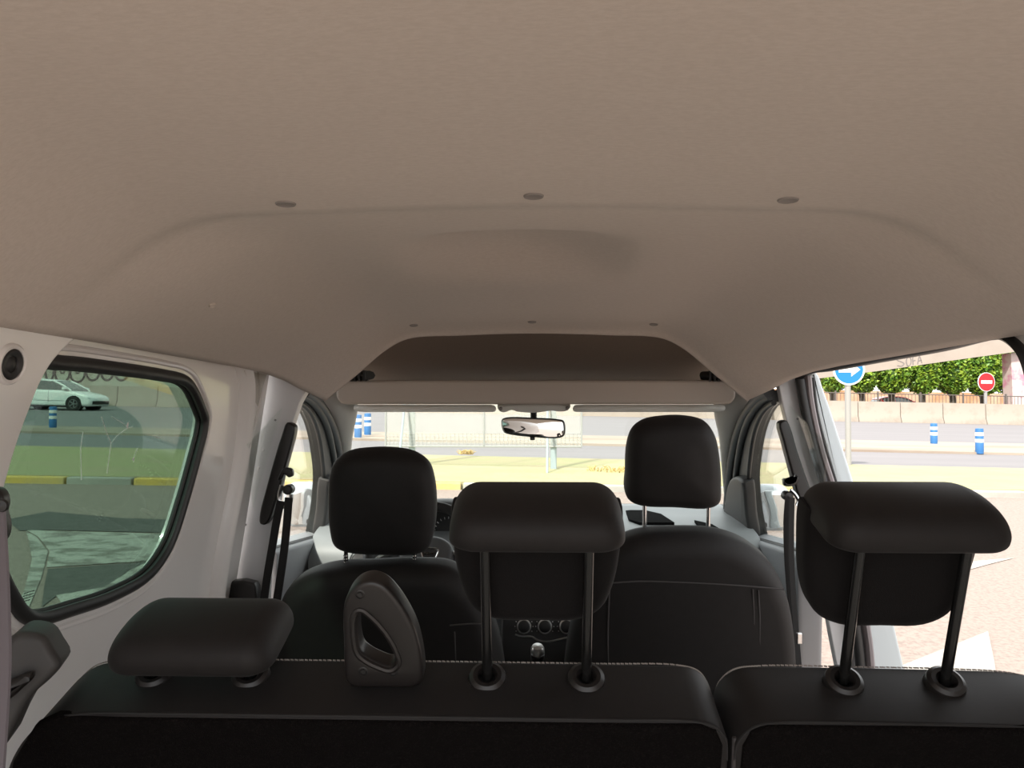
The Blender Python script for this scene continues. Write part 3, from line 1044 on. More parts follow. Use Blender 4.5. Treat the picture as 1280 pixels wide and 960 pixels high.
for s in (-1, 1):
    ac = [fw.at(s * 0.085, 0.028, 0.008), fw.at(s * 0.115, 0.024, 0.01), fw.at(s * 0.15, 0.008, 0.008), fw.at(s * 0.165, -0.02, 0.006)]
    obj('spoke_accent', MB().tube(cr(ac, 5), 0.007, 8), M['silver'], sw, label='silver spoke accent')
# hub emblem: shield with a rounded bottom and a pressed band
e0 = fw.px(537, 694, 0.028)
em = [(-0.026, 0.017), (0.026, 0.017), (0.023, 0.0), (0.014, -0.017), (0.0, -0.021), (-0.014, -0.017), (-0.023, 0.0)]
rim_ = [fw.at(e0[0] + p.x, e0[1] + p.y, 0.030) for p in cr([(*p, 0) for p in em], 4, True)]
emb = obj('emblem', MB().tube(rim_ + [rim_[0]], 0.003, 8, caps=False), M['chrome'], sw, label='chrome shield emblem')
mb = MB()
mb.prism([(e0[0] + a, e0[1] + b) for a, b in em], fw, 0.024, 0.029)
obj('emblem_field', mb, M['plastic_dull'], emb)
mb = MB()
for dx in (-0.015, -0.0075, 0, 0.0075, 0.015):
    mb.box(fw.at(e0[0] + dx, e0[1] + 0.005, 0.0300), (0.0052, 0.002, 0.006), fw)
mb.box(fw.at(e0[0], e0[1] - 0.004, 0.0300), (0.034, 0.002, 0.003), fw)
obj('emblem_band', mb, M['chrome'], emb)

# gear lever
gl_ = thing('gear_lever', P(672, 850, 2.15), 'gear lever with shiny round knob between the front seats', 'gear lever')
kc = P(672, 815, 2.14)
obj('knob', MB().lathe([(0.009, -0.045), (0.016, -0.02), (0.0195, 0.0), (0.019, 0.012), (0.015, 0.019), (0.0, 0.021)], kc, (0, -0.35, 0.93), 24), M['silver'], gl_)
obj('knob_base', MB().lathe([(0.012, -0.06), (0.018, -0.025), (0.0205, -0.004), (0.019, -0.002)], kc, (0, -0.35, 0.93), 24), M['plastic'], gl_)
obj('stick', MB().tube([kc + Vector((0, 0.01, -0.03)), kc + Vector((0, 0.06, -0.16))], 0.008, 10), M['plastic'], gl_)
obj('gaiter', MB().lathe([(0.07, -0.10), (0.055, -0.05), (0.03, 0.0), (0.012, 0.03)], kc + Vector((0, 0.06, -0.13)), (0, 0, 1), 20), M['cloth'], gl_)
cs = obj('centre_tunnel', MB().pillow(rrect(0.13, 0.42, 0.05, 5), Frame(rel(0, 2.25, -0.97), (0, 0, 1), (0, 1, 0)), -0.05, 0.02, 0.02), M['dash_black'])
tag(cs, 'black centre tunnel under the gear lever', 'console')

# ---------------------------------------------------------------- front seats
def px_out(fr, pts, n=4):
    return [(p.x, p.y) for p in cr([(*fr.px(*p), 0) for p in pts], n, True)]


FSN = (0, -0.97, -0.20)
def front_seat(which, xc, back, head, rods, rod_top, rod_bot, label, seams):
    fr = Frame(rel(0, 1.93, -0.38), FSN)
    s = thing('front_seat', rel(xc, 2.15, -0.90), label, 'car seat', 'front seats')
    obj('backrest', MB().pillow(px_out(fr, back, 5), fr, -0.11, 0.03, 0.055, bulge=0.012), M['leather'], s)
    obj('seat_cushion', MB().pillow(rrect(0.50, 0.52, 0.09, 5), Frame(rel(xc, 2.22, -0.74), (0, 0.08, 1), (0, 1, 0)), -0.14, 0.02, 0.05), M['cloth'], s)
    for sm in seams:
        obj('seam', MB().tube(cr([fr.at(*fr.px(*p, 0.034), 0.0325) for p in sm], 5), 0.0022, 6), M['seam_light'], s)
    fh = Frame(P(head[0][0], sum(p[1] for p in head) / len(head), 1.99), (0, -0.985, -0.17))
    h = obj('headrest', MB().pillow(px_out(fh, head, 5), fh, -0.055, 0.055, 0.048, bulge=0.010), M['leather'], s, label='padded headrest')
    for px in rods:
        a, b = P(px, rod_bot, 1.985), P(px, rod_top, 1.985)
        rd = obj('headrest_rod', MB().tube([a + Vector((0, 0.01, -0.03)), b + Vector((0, 0.0, 0.03))], 0.0055, 10), M['chrome'] if which == 'p' else M['rod'], h)
        if which != 'p':
            mb = MB()
            for k in range(4):
                mb.lathe([(0.0062, -0.0015), (0.0062, 0.0015)], lerp(a, b, 0.25 + k * 0.16), (0, 0, 1), 10)
            obj('rod_notch', mb, M['chrome'], h)
        obj('rod_guide', MB().lathe([(0.021, -0.012), (0.021, 0.002), (0.018, 0.006), (0.010, 0.006), (0.008, 0.002)], a + Vector((0, 0, -0.004)), (0, -0.25, 1), 20, sx=1.1), M['plastic'] if which == 'p' else M['chrome'], s)
    return s


front_seat('d', -0.37,
           [(338, 830), (345, 775), (352, 748), (372, 727), (410, 714), (460, 711), (520, 709), (562, 713), (592, 735), (613, 775), (626, 815), (632, 870), (634, 1010), (330, 1010), (334, 900)],
           [(412, 625), (414, 592), (420, 575), (436, 564), (462, 560), (492, 560), (518, 565), (536, 578), (543, 597), (546, 630), (543, 662), (536, 683), (522, 690), (480, 691), (436, 688), (420, 680), (414, 660)],
           (432, 518), 688, 712, 'black driver seat with lowered headrest behind the steering wheel',
           [((562, 782), (590, 780), (612, 781)), ((568, 790), (570, 830))])
front_seat('p', 0.36,
           [(706, 845), (712, 800), (728, 745), (748, 705), (770, 684), (798, 672), (850, 668), (902, 671), (938, 684), (966, 708), (984, 742), (994, 790), (998, 850), (1002, 1010), (702, 1010), (704, 920)],
           [(781, 590), (783, 556), (790, 536), (804, 525), (830, 520), (858, 520), (880, 526), (892, 542), (898, 570), (900, 604), (898, 626), (886, 633), (840, 632), (800, 630), (785, 623), (780, 608)],
           (806, 886), 630, 668, 'black front passenger seat with raised headrest right of the mirror',
           [((752, 730), (800, 727), (870, 729), (920, 732), (980, 737)), ((941, 737), (943, 780), (942, 845)), ((948, 738), (950, 780), (949, 845)), ((762, 735), (760, 790), (761, 845))])

# ---------------------------------------------------------------- rear bench
OB = rel(0, 1.05, -0.400)
FBK = Frame(OB, NL, VL)


def guide(px_u, parent, v=0.0, n=-0.025):
    O = FBK.at(px_u, v, n)
    return obj('headrest_guide', MB().lathe([(0.0255, -0.006), (0.0255, 0.004), (0.024, 0.009), (0.019, 0.0125), (0.0135, 0.012), (0.0100, 0.007), (0.0095, -0.004)],
                                            O, VL * 0.93 - Vector((0, 0.36, 0)), 28, sx=1.05, ref=(1, 0, 0)), M['plastic'], parent, label='glossy black plastic guide')


def bench(label, outline, loc, carpet_u, stitch_pts):
    b = thing('rear_bench_backrest', loc, label, 'car seat', 'rear bench backrests')
    obj('backrest', MB().pillow(outline, FBK, -0.065, 0.055, 0.007, nr=4, bulge=0.0), M['leather'], b)
    u0, u1 = carpet_u
    cp_ = [(u0, -0.55), (u1, -0.55), (u1, -0.035), (u1 - 0.010, -0.012), (u1 - 0.03, -0.003)]
    cp_ += [(u0 + 0.10, -0.003), (u0 + 0.07, -0.018), (u0 + 0.03, -0.075), (u0, -0.17)] if u0 < 0 else [(u0 + 0.03, -0.003), (u0 + 0.010, -0.012), (u0, -0.035)]
    obj('carpet_back', MB().pillow(cp_, FBK, 0.040, 0.0600, 0.006, nr=3), M['carpet'], b, label='fuzzy black carpet backing')
    top = [FBK.at(u, v, 0.053) for u, v in stitch_pts]
    obj('piping', MB().tube(cr(top, 6), 0.0016, 6), M['seam'], b)
    mb = MB()
    path = cr([FBK.at(u, v, -0.0625) + Vector((0, -0.001, 0.0015)) for u, v in stitch_pts], 10)
    acc = 0.0
    for a, c in zip(path, path[1:]):
        L = (c - a).length
        k = 0
        while k * 0.0062 < L:
            t0, t1 = k * 0.0062 / L, min(1, (k * 0.0062 + 0.0042) / L)
            p0, p1 = lerp(a, c, t0), lerp(a, c, t1)
            mb.tube([p0, p1 + Vector((0, -0.0015, 0))], 0.0011, 5)
            k += 1
    obj('stitching', mb, M['thread'], b, label='pale grey zigzag stitching')
    return b


def bu(px, py):
    return FBK.px(px, py, 0.0)


XL, XM, XR = -0.735, 0.2545, 0.775
lo = [(XL - 0.02, -0.55), (XM, -0.55)]
lb_out = [(XM, -0.55), (XM, -0.2), (XM, -0.05)] + [(XM - 0.045 + 0.045 * math.cos(a), -0.045 + 0.045 * math.sin(a)) for a in [R(i * 15) for i in range(1, 7)]]
lb_out += [(0.1, 0.001), (-0.1, 0.002), (-0.3, 0.002), (-0.5, 0.002), (-0.60, 0.0)]
lb_out += [(p.x, p.y) for p in cr([(-0.60, 0.0, 0), (-0.645, -0.010, 0), (-0.685, -0.042, 0), (-0.715, -0.085, 0), (-0.735, -0.14, 0), (-0.742, -0.25, 0)], 4)][1:] + [(-0.745, -0.55)]
st = [(-0.68, -0.040), (-0.645, -0.011), (-0.60, -0.001), (-0.5, 0.001), (-0.3, 0.001), (-0.1, 0.001), (0.1, 0.0), (0.205, -0.001), (0.235, -0.010), (0.249, -0.030), (0.2525, -0.06)]
lb = bench('wide black rear bench backrest with grab handle and two headrests', lb_out, rel(-0.24, 1.2, -0.92), (-0.735, 0.245), st)
rb_out = [(XR, -0.55)] + [(XR, -0.1)] + [(p.x, p.y) for p in cr([(XR - 0.01, -0.06, 0), (XR - 0.04, -0.022, 0), (XR - 0.10, -0.006, 0), (0.60, -0.002, 0)], 4)]
rb_out += [(0.45, 0.0), (0.33, 0.0)] + [(0.2595 + 0.05 - 0.05 * math.sin(a), -0.05 + 0.05 * math.cos(a)) for a in [R(i * 15) for i in range(0, 7)]] + [(0.2595, -0.2), (0.2595, -0.55)]
st = [(0.2615, -0.06), (0.266, -0.030), (0.285, -0.008), (0.32, -0.001), (0.45, -0.001), (0.60, -0.003), (XR - 0.10, -0.008), (XR - 0.04, -0.024)]
rb = bench('narrow black rear bench backrest beside the open door with one headrest', rb_out, rel(0.52, 1.2, -0.92), (0.27, 0.765), st)
mb = MB()
mb.tube(cr([FBK.at(0.262, v, 0.050 + 0.004 * math.sin(v * 60)) for v in (-0.03, -0.08, -0.14, -0.2, -0.3)], 6), 0.003, 6)
obj('piping', mb, M['seam_light'], rb)


def rear_headrest(xc, dv, parent, label, pad_lo, off=0.0):
    H = FBK.at(xc + off, dv, -0.025)
    fr = Frame(H, NL, VL)
    fx_ = Frame(H, (1, 0, 0), VL)           # u runs forward
    ro = [(p.x, p.y) for p in cr([(0.095, 0.228, 0), (0.05, 0.2215, 0), (0.0, 0.2205, 0), (-0.036, 0.2205, 0), (-0.051, 0.227, 0), (-0.055, 0.241, 0), (-0.051, 0.257, 0), (-0.037, 0.2705, 0),
                                   (-0.010, 0.2785, 0), (0.03, 0.279, 0), (0.07, 0.270, 0), (0.092, 0.256, 0), (0.098, 0.243, 0)], 5, True)]
    h = obj('headrest', MB().pillow(ro, fx_, -0.113, 0.113, 0.036, nr=10, bulge=0.001, bulge_back=0.001, pivot=(0.015, 0.232)), M['leather'], parent, label=label)
    k = pad_lo
    po = [(p.x, p.y) for p in cr([(-0.060, k, 0), (0, k - 0.002, 0), (0.060, k, 0), (0.092, k + 0.018, 0), (0.108, k + 0.055, 0), (0.117, max(k + 0.08, 0.19), 0), (0.118, 0.245, 0), (0.105, 0.275, 0),
                                   (0.055, 0.287, 0), (-0.055, 0.287, 0), (-0.105, 0.275, 0), (-0.118, 0.245, 0), (-0.117, max(k + 0.08, 0.19), 0), (-0.108, k + 0.055, 0), (-0.092, k + 0.018, 0)], 5, True)]
    po = [(a * 0.99, min(b, 0.246)) for a, b in po]
    if k > 0.2:
        po = rrect(0.20, 0.030, 0.012, 6, (0, 0.236))
    obj('front_pad', MB().pillow(po, fr, -0.090, -0.022, 0.022, nr=6), M['cloth'], h)
    base = -dv - 0.03
    for s in (-1, 1):
        obj('rod', MB().tube([fr.at(s * 0.069 - off, base, 0.0), fr.at(s * 0.069 - off, 0.24, 0.0)], 0.0072, 14), M['rod'], h, label='black headrest rod')
    for s in (-1, 1):
        guide(xc + s * 0.069, parent)
    return h


rear_headrest(-0.470, -0.188, lb, 'lowered left headrest', 0.215)
rear_headrest(0.003, 0.0, lb, 'raised middle headrest on two rods', 0.074)
rear_headrest(0.496, 0.002, rb, 'raised right headrest on two rods', 0.068, -0.012)

# grab handle screwed to the top of the wide backrest
fg = Frame(FBK.at(0, 0, -0.012), NL, VL)
go = px_out(fg, [(440, 838), (439, 800), (438, 762), (441, 745), (449, 732), (459, 726), (468, 725), (478, 729), (490, 741), (503, 760), (514, 782), (521, 808), (524, 832), (523, 842), (515, 846), (480, 846), (448, 846), (442, 843)], 4)
gh = px_out(fg, [(449, 764), (453, 758), (462, 764), (474, 776), (486, 792), (494, 808), (497, 820), (490, 826), (476, 822), (462, 815), (453, 807), (449, 792)], 4)
hd_ = plate('grab_handle', [go, [(p.x, p.y) for p in shrink(gh, -0.006)]], fg, -0.018, 0.016, M['plastic'], lb, bevel=0.0072)
hd_['label'] = 'black moulded grab handle with a rounded triangular hole'
gi = [fg.at(p.x, p.y, 0.0145) for p in shrink(gh, -0.0045)]
obj('handle_rim', MB().tube(gi + [gi[0]], 0.0045, 8, caps=False), M['plastic'], hd_)
for p in ((450, 743), (454, 839), (491, 840)):
    c = fg.px(*p, 0.016)
    obj('screw', MB().lathe([(0.0068, -0.001), (0.0068, 0.0008), (0.0055, 0.0014), (0.005, 0.0), (0.0035, 0.0), (0.003, 0.002), (0.0, 0.002)], fg.at(c[0], c[1], 0.0155), fg.N, 18), M['rubber'], hd_)

# ---------------------------------------------------------------- seat belts
bt = thing('seat_belt', P(330, 757, 2.06), 'black driver seat belt hanging from the left door pillar', 'seat belt', 'front seat belts')
fb = Frame(rel(0, 2.085, 0), (0, -1, 0))
o1 = px_out(fb, [(359, 528), (368, 532), (368, 542), (362, 566), (352, 602), (343, 634), (337, 650), (331, 656), (325, 654), (325, 642), (332, 614), (343, 574), (352, 545)], 3)
obj('height_adjuster', MB().pillow(o1, fb, -0.03, 0.005, 0.006), M['plastic'], bt)
o1 = px_out(fb, [(354, 588), (358, 584), (367, 586), (368, 594), (363, 596), (358, 592), (355, 598), (350, 600)], 3)
obj('hook', MB().pillow(o1, fb, 0.0, 0.02, 0.005), M['plastic'], bt)
c = P(360, 612, 2.06)
obj('pivot_bolt', MB().lathe([(0.014, -0.02), (0.014, 0.004), (0.010, 0.009), (0, 0.010)], c, (0, -1, 0), 18), M['plastic'], bt)
lp = [P(*p, 2.055) for p in ((352, 606), (349, 620), (351, 630), (358, 634), (363, 628), (364, 618))]
obj('belt_loop', MB().tube(cr(lp, 5), 0.006, 8), M['chrome'], bt, label='metal belt guide loop')
obj('webbing', MB().ribbon(cr([P(*p, 2.05) for p in ((351, 626), (346, 650), (341, 680), (335, 715), (329, 757))], 5), 0.0105, 0.002, (1, 0, 0.2)), M['webbing'], bt, smooth=False)
obj('webbing', MB().ribbon(cr([P(*p, 2.03) for p in ((361, 622), (359, 650), (355, 690), (350, 725), (345, 757))], 5), 0.0105, 0.002, (1, 0, 0.2)), M['webbing'], bt, smooth=False)
o1 = px_out(fb, [(290, 728), (294, 724), (322, 726), (326, 740), (326, 775), (289, 775)], 2)
obj('retractor_cover', MB().pillow(o1, fb, -0.01, 0.03, 0.008), M['plastic'], bt)

bt = thing('seat_belt', P(1000, 830, 2.06), 'black passenger seat belt hanging from the right door pillar', 'seat belt', 'front seat belts')
o1 = px_out(fb, [(974, 529), (981, 525), (986, 530), (996, 562), (1006, 592), (1016, 622), (1018, 640), (1008, 642), (998, 622), (988, 586), (979, 552)], 3)
obj('height_adjuster', MB().pillow(o1, fb, -0.03, 0.005, 0.006), M['plastic'], bt)
o1 = px_out(fb, [(978, 597), (982, 602), (990, 600), (992, 592), (996, 598), (993, 604), (986, 607), (978, 606)], 3)
obj('hook', MB().pillow(o1, fb, 0.0, 0.02, 0.005), M['plastic'], bt)
c = P(985, 620, 2.06)
obj('pivot_bolt', MB().lathe([(0.013, -0.02), (0.013, 0.004), (0.010, 0.009), (0, 0.010)], c, (0, -1, 0), 18), M['plastic'], bt)
lp = [P(*p, 2.055) for p in ((988, 612), (994, 618), (998, 626), (996, 632))]
obj('belt_loop', MB().tube(cr(lp, 5), 0.005, 8), M['chrome'], bt, label='metal belt guide loop')
obj('webbing', MB().ribbon(cr([P(*p, 2.05) for p in ((986, 622), (984, 650), (985, 700), (990, 760), (996, 830), (1000, 900))], 5), 0.0095, 0.002, (1, 0, -0.2)), M['webbing'], bt, smooth=False)
obj('webbing', MB().ribbon(cr([P(*p, 2.03) for p in ((990, 622), (989, 660), (990, 720), (995, 790), (1000, 850))], 5), 0.007, 0.002, (1, 0, -0.2)), M['webbing'], bt, smooth=False)
c = P(999, 798, 2.0)
obj('belt_tongue', MB().box(c, (0.014, 0.008, 0.03)), M['chrome'], bt, bevel=0.003, label='metal belt tongue')

bt = thing('seat_belt', rel(-0.66, 0.93, -0.6), 'rear seat belt painted a lit mauve grey at the left edge beside charcoal trim', 'seat belt')
obj('webbing', MB().ribbon(cr([P(*p, 0.90) for p in ((-4, 640), (-1, 690), (2, 760), (3, 830), (-2, 920), (-8, 1000))], 5), 0.012, 0.0018, (1, -0.25, 0)), M['webbing_lit'], bt, smooth=False)
fbb = Frame(P(0, 650, 0.91), (0.3, -1, 0))
o1 = px_out(fbb, [(-12, 612), (-2, 610), (5, 616), (8, 628), (6, 640), (9, 652), (9, 666), (4, 676), (-12, 680)], 4)
obj('belt_guide', MB().pillow(o1, fbb, -0.02, 0.012, 0.008), M['plastic'], bt, label='black belt guide')
obj('guide_bolt', MB().lathe([(0.008, 0), (0.007, 0.005), (0, 0.006)], P(2, 632, 0.895), (0.3, -1, 0), 14), M['rubber'], bt)

# ================================================================== OUTSIDE
def gq(x, y, dz=0.0):
    return Vector((x, y, gz(x, y) + dz))


def ground_poly(name, pts, m, label, cat, dz=0.0, thick=0.0):
    mb = MB()
    k = len(pts)
    vs = [gq(x, y, dz) for x, y in pts]
    if thick:
        vs += [gq(x, y, dz - thick) for x, y in pts]
        mb.add(vs, [list(range(k)), list(range(k, 2 * k))[::-1]] + [[i, k + i, k + (i + 1) % k, (i + 1) % k] for i in range(k)])
    else:
        mb.add(vs, [list(range(k))])
    o = obj(name, mb, m, smooth=False, origin=gq(*pts[0], dz), recalc=bool(thick))
    return struct(o, label, cat)


BX = 130


def ky(x):
    return 10.9 + 0.07 * x if abs(x) < 25 else (10.9 + 0.07 * math.copysign(25, x))


ground_poly('ground', [(-BX, -80), (BX, -80), (BX, ky(99)), (25, ky(25)), (-25, ky(-25)), (-BX, ky(-99))], M['lot'], 'pinkish grey tarmac yard around the van', 'ground')
ground_poly('verge', [(-BX, ky(-99) + 0.16), (-25, ky(-25) + 0.16), (25, ky(25) + 0.16), (BX, ky(99) + 0.16), (BX, 15.2), (-BX, 15.2)], M['verge'], 'strip of dry yellow-green turf before the road', 'verge', dz=0.10, thick=0.3)
ground_poly('road', [(-BX, 15.2), (BX, 15.2), (BX, 19.9), (-BX, 20.3)], M['road'], 'nearer grey carriageway beyond the turf strip', 'road')
ground_poly('traffic_island', [(-BX, 20.3), (BX, 19.9), (BX, 24.6), (10, 24.4), (-12, 22.6), (-BX, 22.4)], M['median'], 'pale gravel island between the two carriageways', 'traffic island', dz=0.06, thick=0.3)
ground_poly('road', [(-BX, 22.4), (-12, 22.6), (10, 24.4), (BX, 24.6), (BX, 43.5), (-BX, 43.5)], M['road'], 'farther grey carriageway in front of the concrete barriers', 'road')
ground_poly('field', [(-BX, 43.5), (BX, 43.5), (BX, 160), (-BX, 160)], M['median'], 'pale ground beyond the concrete barriers', 'ground')

# kerb stones: one in three is painted yellow
kerb_group = 'kerb stones along the turf strip'
protos = {}
i = 0
x = -13.0
while x < 13.0:
    yel = i % 2 == 0
    L = 0.92
    for tries in (0,):
        key = yel
        xm = x + L / 2
        if key not in protos:
            mb = MB()
            mb.box((0, 0, 0.0), (L - 0.03, 0.15, 0.25))
            o = obj('kerb_stone', mb, M['yellow'] if yel else M['kerb'], bevel=0.02, origin=(0, 0, 0))
            protos[key] = o
        else:
            o = dup(protos[key])
        o.location = gq(xm, ky(xm) + 0.08, -0.03)
        o.rotation_euler = (0, math.atan(-SX), math.atan(0.07))
        tag(o, ('worn yellow painted kerb stone' if yel else 'bare pale kerb stone') + ' in the row edging the turf', 'kerb stone', ('yellow ' if yel else 'bare ') + kerb_group)
    x += L
    i += 1

# painted marks on the yard, and a shadow laid on it as dark polygons
def marks(name, polys, m, label):
    mb = MB()
    for pl in polys:
        vs = [G(*p) + Vector((0, 0, 0.006)) for p in pl]
        mb.add(vs, [list(range(len(vs)))])
    o = obj(name, mb, m, smooth=False, recalc=False)
    return struct(o, label, 'road marking')


marks('road_marking', [[(1218, 702), (1268, 698), (1236, 706), (1200, 716)]], M['paint'], 'thin white painted chevron on the yard right of the headrest')
marks('road_marking', [[(1090, 845), (1130, 832), (1235, 790), (1243, 828), (1246, 850)]], M['paint'], 'broad white painted arrow on the yard behind the right headrest')
marks('road_marking', [[(32, 663), (60, 664), (205, 668), (196, 684), (186, 702), (58, 710), (62, 690), (48, 672)]], M['paint_worn'], 'worn white paint patch seen low through the tinted window')
marks('road_marking', [[(32, 664), (46, 672), (60, 690), (52, 722), (36, 760), (20, 780), (10, 780), (30, 740), (40, 700), (36, 676)]], M['paint_worn'], 'worn pale curved line at the left of the tinted window')
marks('road_marking', [[(70, 745), (130, 735), (160, 715), (180, 705), (190, 712), (150, 742), (80, 760)]], M['paint_worn'], 'worn pale streak at the bottom of the tinted window')
marks('tarmac_shadow', [[(60, 712), (186, 703), (160, 716), (130, 736), (70, 746), (52, 760), (56, 730)], [(8, 650), (60, 640), (150, 648), (225, 650), (225, 667), (60, 663), (24, 664)]], M['patch'], 'shadow on the yard, painted dark, seen through the tinted window')

# concrete barriers in a row
bars = []
bw = 2.37
prof = [(-0.30, 0.0), (0.30, 0.0), (0.30, 0.10), (0.17, 0.34), (0.11, 1.18), (-0.11, 1.18), (-0.17, 0.34), (-0.30, 0.10)]
fbr = Frame((0, 0, 0), (1, 0, 0), (0, 0, 1))
bp0 = obj('traffic_barrier', MB().pillow(prof, fbr, -bw / 2 + 0.02, bw / 2 - 0.02, 0.02, nr=2), M['concrete'], origin=(0, 0, 0), angle=30)
n_b = 0
for k in range(-14, 15):
    x = 0.55 + k * bw
    if -13 < x < 13:
        continue
    o = bp0 if n_b == 0 else dup(bp0)
    n_b += 1
    o.location = gq(x, 43.8, -0.02)
    o.rotation_euler = (0, math.atan(-SX), 0)
    tag(o, 'pale concrete barrier block in the row ' + ('seen through the tinted window' if x < 0 else 'seen through the open door'), 'traffic barrier', 'concrete barriers ' + ('left' if x < 0 else 'right') + ' of the van')
rl = obj('barrier_wall', MB().prism([(-12.4, -0.02), (13.5, -0.02), (13.5, 1.1), (-12.4, 1.1)], Frame((0, 43.9, gz(0, 43.9)), (0, -1, 0), (0.0205, 0, 1)), -0.15, 0.15), M['concrete'])
tag(rl, 'low pale wall closing the far carriageway ahead of the windscreen', 'wall')

# bollards
def bollard_proto(x, y):
    b = thing('bollard', gq(x, y), '', 'bollard', 'blue and white bollards')
    base = gq(x, y)
    rr = 0.10
    hts = [(0.0, 0.26, 'b'), (0.26, 0.36, 'w'), (0.36, 0.43, 'b'), (0.43, 0.53, 'w'), (0.53, 0.63, 'b')]
    obj('post', MB().lathe([(rr * 0.94, -0.02), (rr * 0.94, 0.02), (rr, 0.06), (rr, 0.26), (rr * 0.97, 0.27), (rr * 0.97, 0.60), (rr * 0.9, 0.63), (0, 0.64)], base, (0, 0, 1), 20), M['bollard_blue'], b)
    for z0, z1 in ((0.27, 0.36), (0.44, 0.53)):
        obj('reflective_band', MB().lathe([(rr * 0.98, z0), (rr * 1.01, z0 + 0.01), (rr * 1.01, z1 - 0.01), (rr * 0.98, z1)], base, (0, 0, 1), 20), M['bollard_white'], b, label='white reflective band')
    return b


spots = [((1167.5, 557), 'blue and white bollard farther of the two seen through the open door'), ((1224.5, 568), 'blue and white bollard nearer of the two seen through the open door'),
         ((447.5, 549.5), 'blue and white bollard nearer of the pair behind the left windscreen edge'), ((459.5, 546), 'blue and white bollard farther of the pair behind the left windscreen edge'),
         ((66, 537), 'blue and white bollard in front of the white car behind tinted glass')]
bproto = None
for (px, py), lab in spots:
    g = G(px, py)
    if bproto is None:
        b = bproto = bollard_proto(g.x, g.y)
    else:
        b = dup(bproto)
    b.location = gq(g.x, g.y, 0.04)
    b['label'] = lab

# round blue sign
sx_, sy_ = P(1061, 462, 15.0).x, 15.0
sg = thing('road_sign', gq(sx_, sy_, 0.1), 'round blue road sign with white right arrow on grey pole', 'road sign')
zc_ = P(1061, 462, 15.0).z
obj('pole', MB().tube([gq(sx_, sy_ + 0.06, 0.0), Vector((sx_, sy_ + 0.06, zc_ + 0.2))], 0.055, 14), M['steel'], sg)
obj('sign_plate', MB().lathe([(0.305, -0.015), (0.305, 0.008), (0.285, 0.011), (0, 0.011)], (sx_, sy_, zc_), (0, -1, 0), 48), M['sign_white'], sg, label='white rimmed plate')
obj('sign_face', MB().lathe([(0.272, 0.010), (0.272, 0.0135), (0, 0.0135)], (sx_, sy_, zc_), (0, -1, 0), 48), M['sign_blue'], sg, label='blue disc')
fsg = Frame((sx_, sy_, zc_), (0, -1, 0))
ar = [(-0.20, -0.055), (0.04, -0.055), (0.04, -0.135), (0.215, 0.0), (0.04, 0.135), (0.04, 0.055), (-0.20, 0.055)]
obj('arrow', MB().prism(ar, fsg, 0.013, 0.017), M['sign_white'], sg, smooth=False, label='white arrow pointing right')

# no entry sign
cxy = P(1233, 477.5, 45.0)
ne = thing('road_sign', gq(cxy.x, 45.0), 'round red no entry sign with white bar before the hedge trees', 'road sign')
obj('pole', MB().tube([gq(cxy.x, 45.1), Vector((cxy.x, 45.1, cxy.z))], 0.09, 10), M['steel'], ne)
obj('sign_plate', MB().lathe([(0.55, -0.03), (0.55, 0.01), (0, 0.01)], cxy, (0.18, -1, 0), 40), M['sign_white'], ne)
obj('sign_face', MB().lathe([(0.52, 0.008), (0.52, 0.016), (0, 0.016)], cxy, (0.18, -1, 0), 40), M['sign_red'], ne, label='red disc')
fne = Frame(cxy, (0.18, -1, 0))
obj('bar', MB().prism([(-0.36, -0.09), (0.36, -0.09), (0.36, 0.09), (-0.36, 0.09)], fne, 0.015, 0.02), M['sign_white'], ne, smooth=False, label='white horizontal bar')

# ramp bridge with lettering
yb = 50.0
fbm = Frame((0, yb, CZ), (0, -1, 0))
bo = [fbm.px(*p) for p in ((985, 478), (1040, 471), (1100, 463.5), (1180, 452), (1290, 437), (1290, 414), (1180, 431), (1100, 443), (1040, 452), (985, 459))]
br_ = thing('footbridge', gq(P(1275, 490, yb).x, yb), 'pale concrete bridge ramp with scrawled letters above the hedge trees', 'bridge')
obj('ramp_beam', MB().prism(bo, fbm, -3.0, 0.0), M['beam'], br_, smooth=False)
strokes = [[(1130, 447), (1124, 446), (1121, 449), (1127, 452), (1130, 455), (1126, 458), (1121, 457)],
           [(1134, 457), (1134, 450), (1137, 446), (1140, 449), (1140, 456)],
           [(1143.5, 456), (1143.5, 446), (1148, 445)], [(1143.5, 450.5), (1147, 450)],
           [(1149, 455), (1150, 446), (1147, 450), (1151, 451)], [(1146, 451), (1151, 444), (1150, 454)]]
strokes = [[(1131, 448), (1127, 446), (1122, 446.5), (1121.5, 450), (1126, 452), (1130, 454.5), (1127, 457.5), (1121.5, 457)],
           [(1134, 457), (1132.8, 452), (1134, 447.5), (1136.5, 446.3), (1138.6, 449), (1138.4, 454), (1136.6, 457), (1134, 457)],
           [(1141.3, 456), (1141.3, 446), (1145.3, 445.3)], [(1141.3, 450.8), (1144.3, 450.4)],
           [(1147, 455), (1149.3, 445), (1152.3, 454)], [(1148, 451), (1151.6, 450.5)]]
mb = MB()
for s in strokes:
    mb.tube(cr([fbm.at(*fbm.px(*p), 0.0) for p in s], 4), 0.038, 6, ry=0.02)
obj('graffiti_lettering', mb, M['ink_grey'], br_, label='grey scrawled letters SOFA')
pr = [fbm.px(*p) for p in ((1271, 441), (1300, 437), (1300, 520), (1274, 520))]
obj('pier', MB().prism(pr, fbm, -1.6, -0.6), M['pink_pier'], br_, smooth=False, label='pinkish graffitied pier')
mb = MB()
for k in range(28):
    px = 1080 + k * 7
    a = fbm.px(px, 446.5 - (px - 1080) * 0.155)
    mb.tube([fbm.at(*a, -0.2), fbm.at(a[0], a[1] + 0.9, -0.2)], 0.025, 5)
a, b = fbm.px(1060, 449), fbm.px(1290, 414)
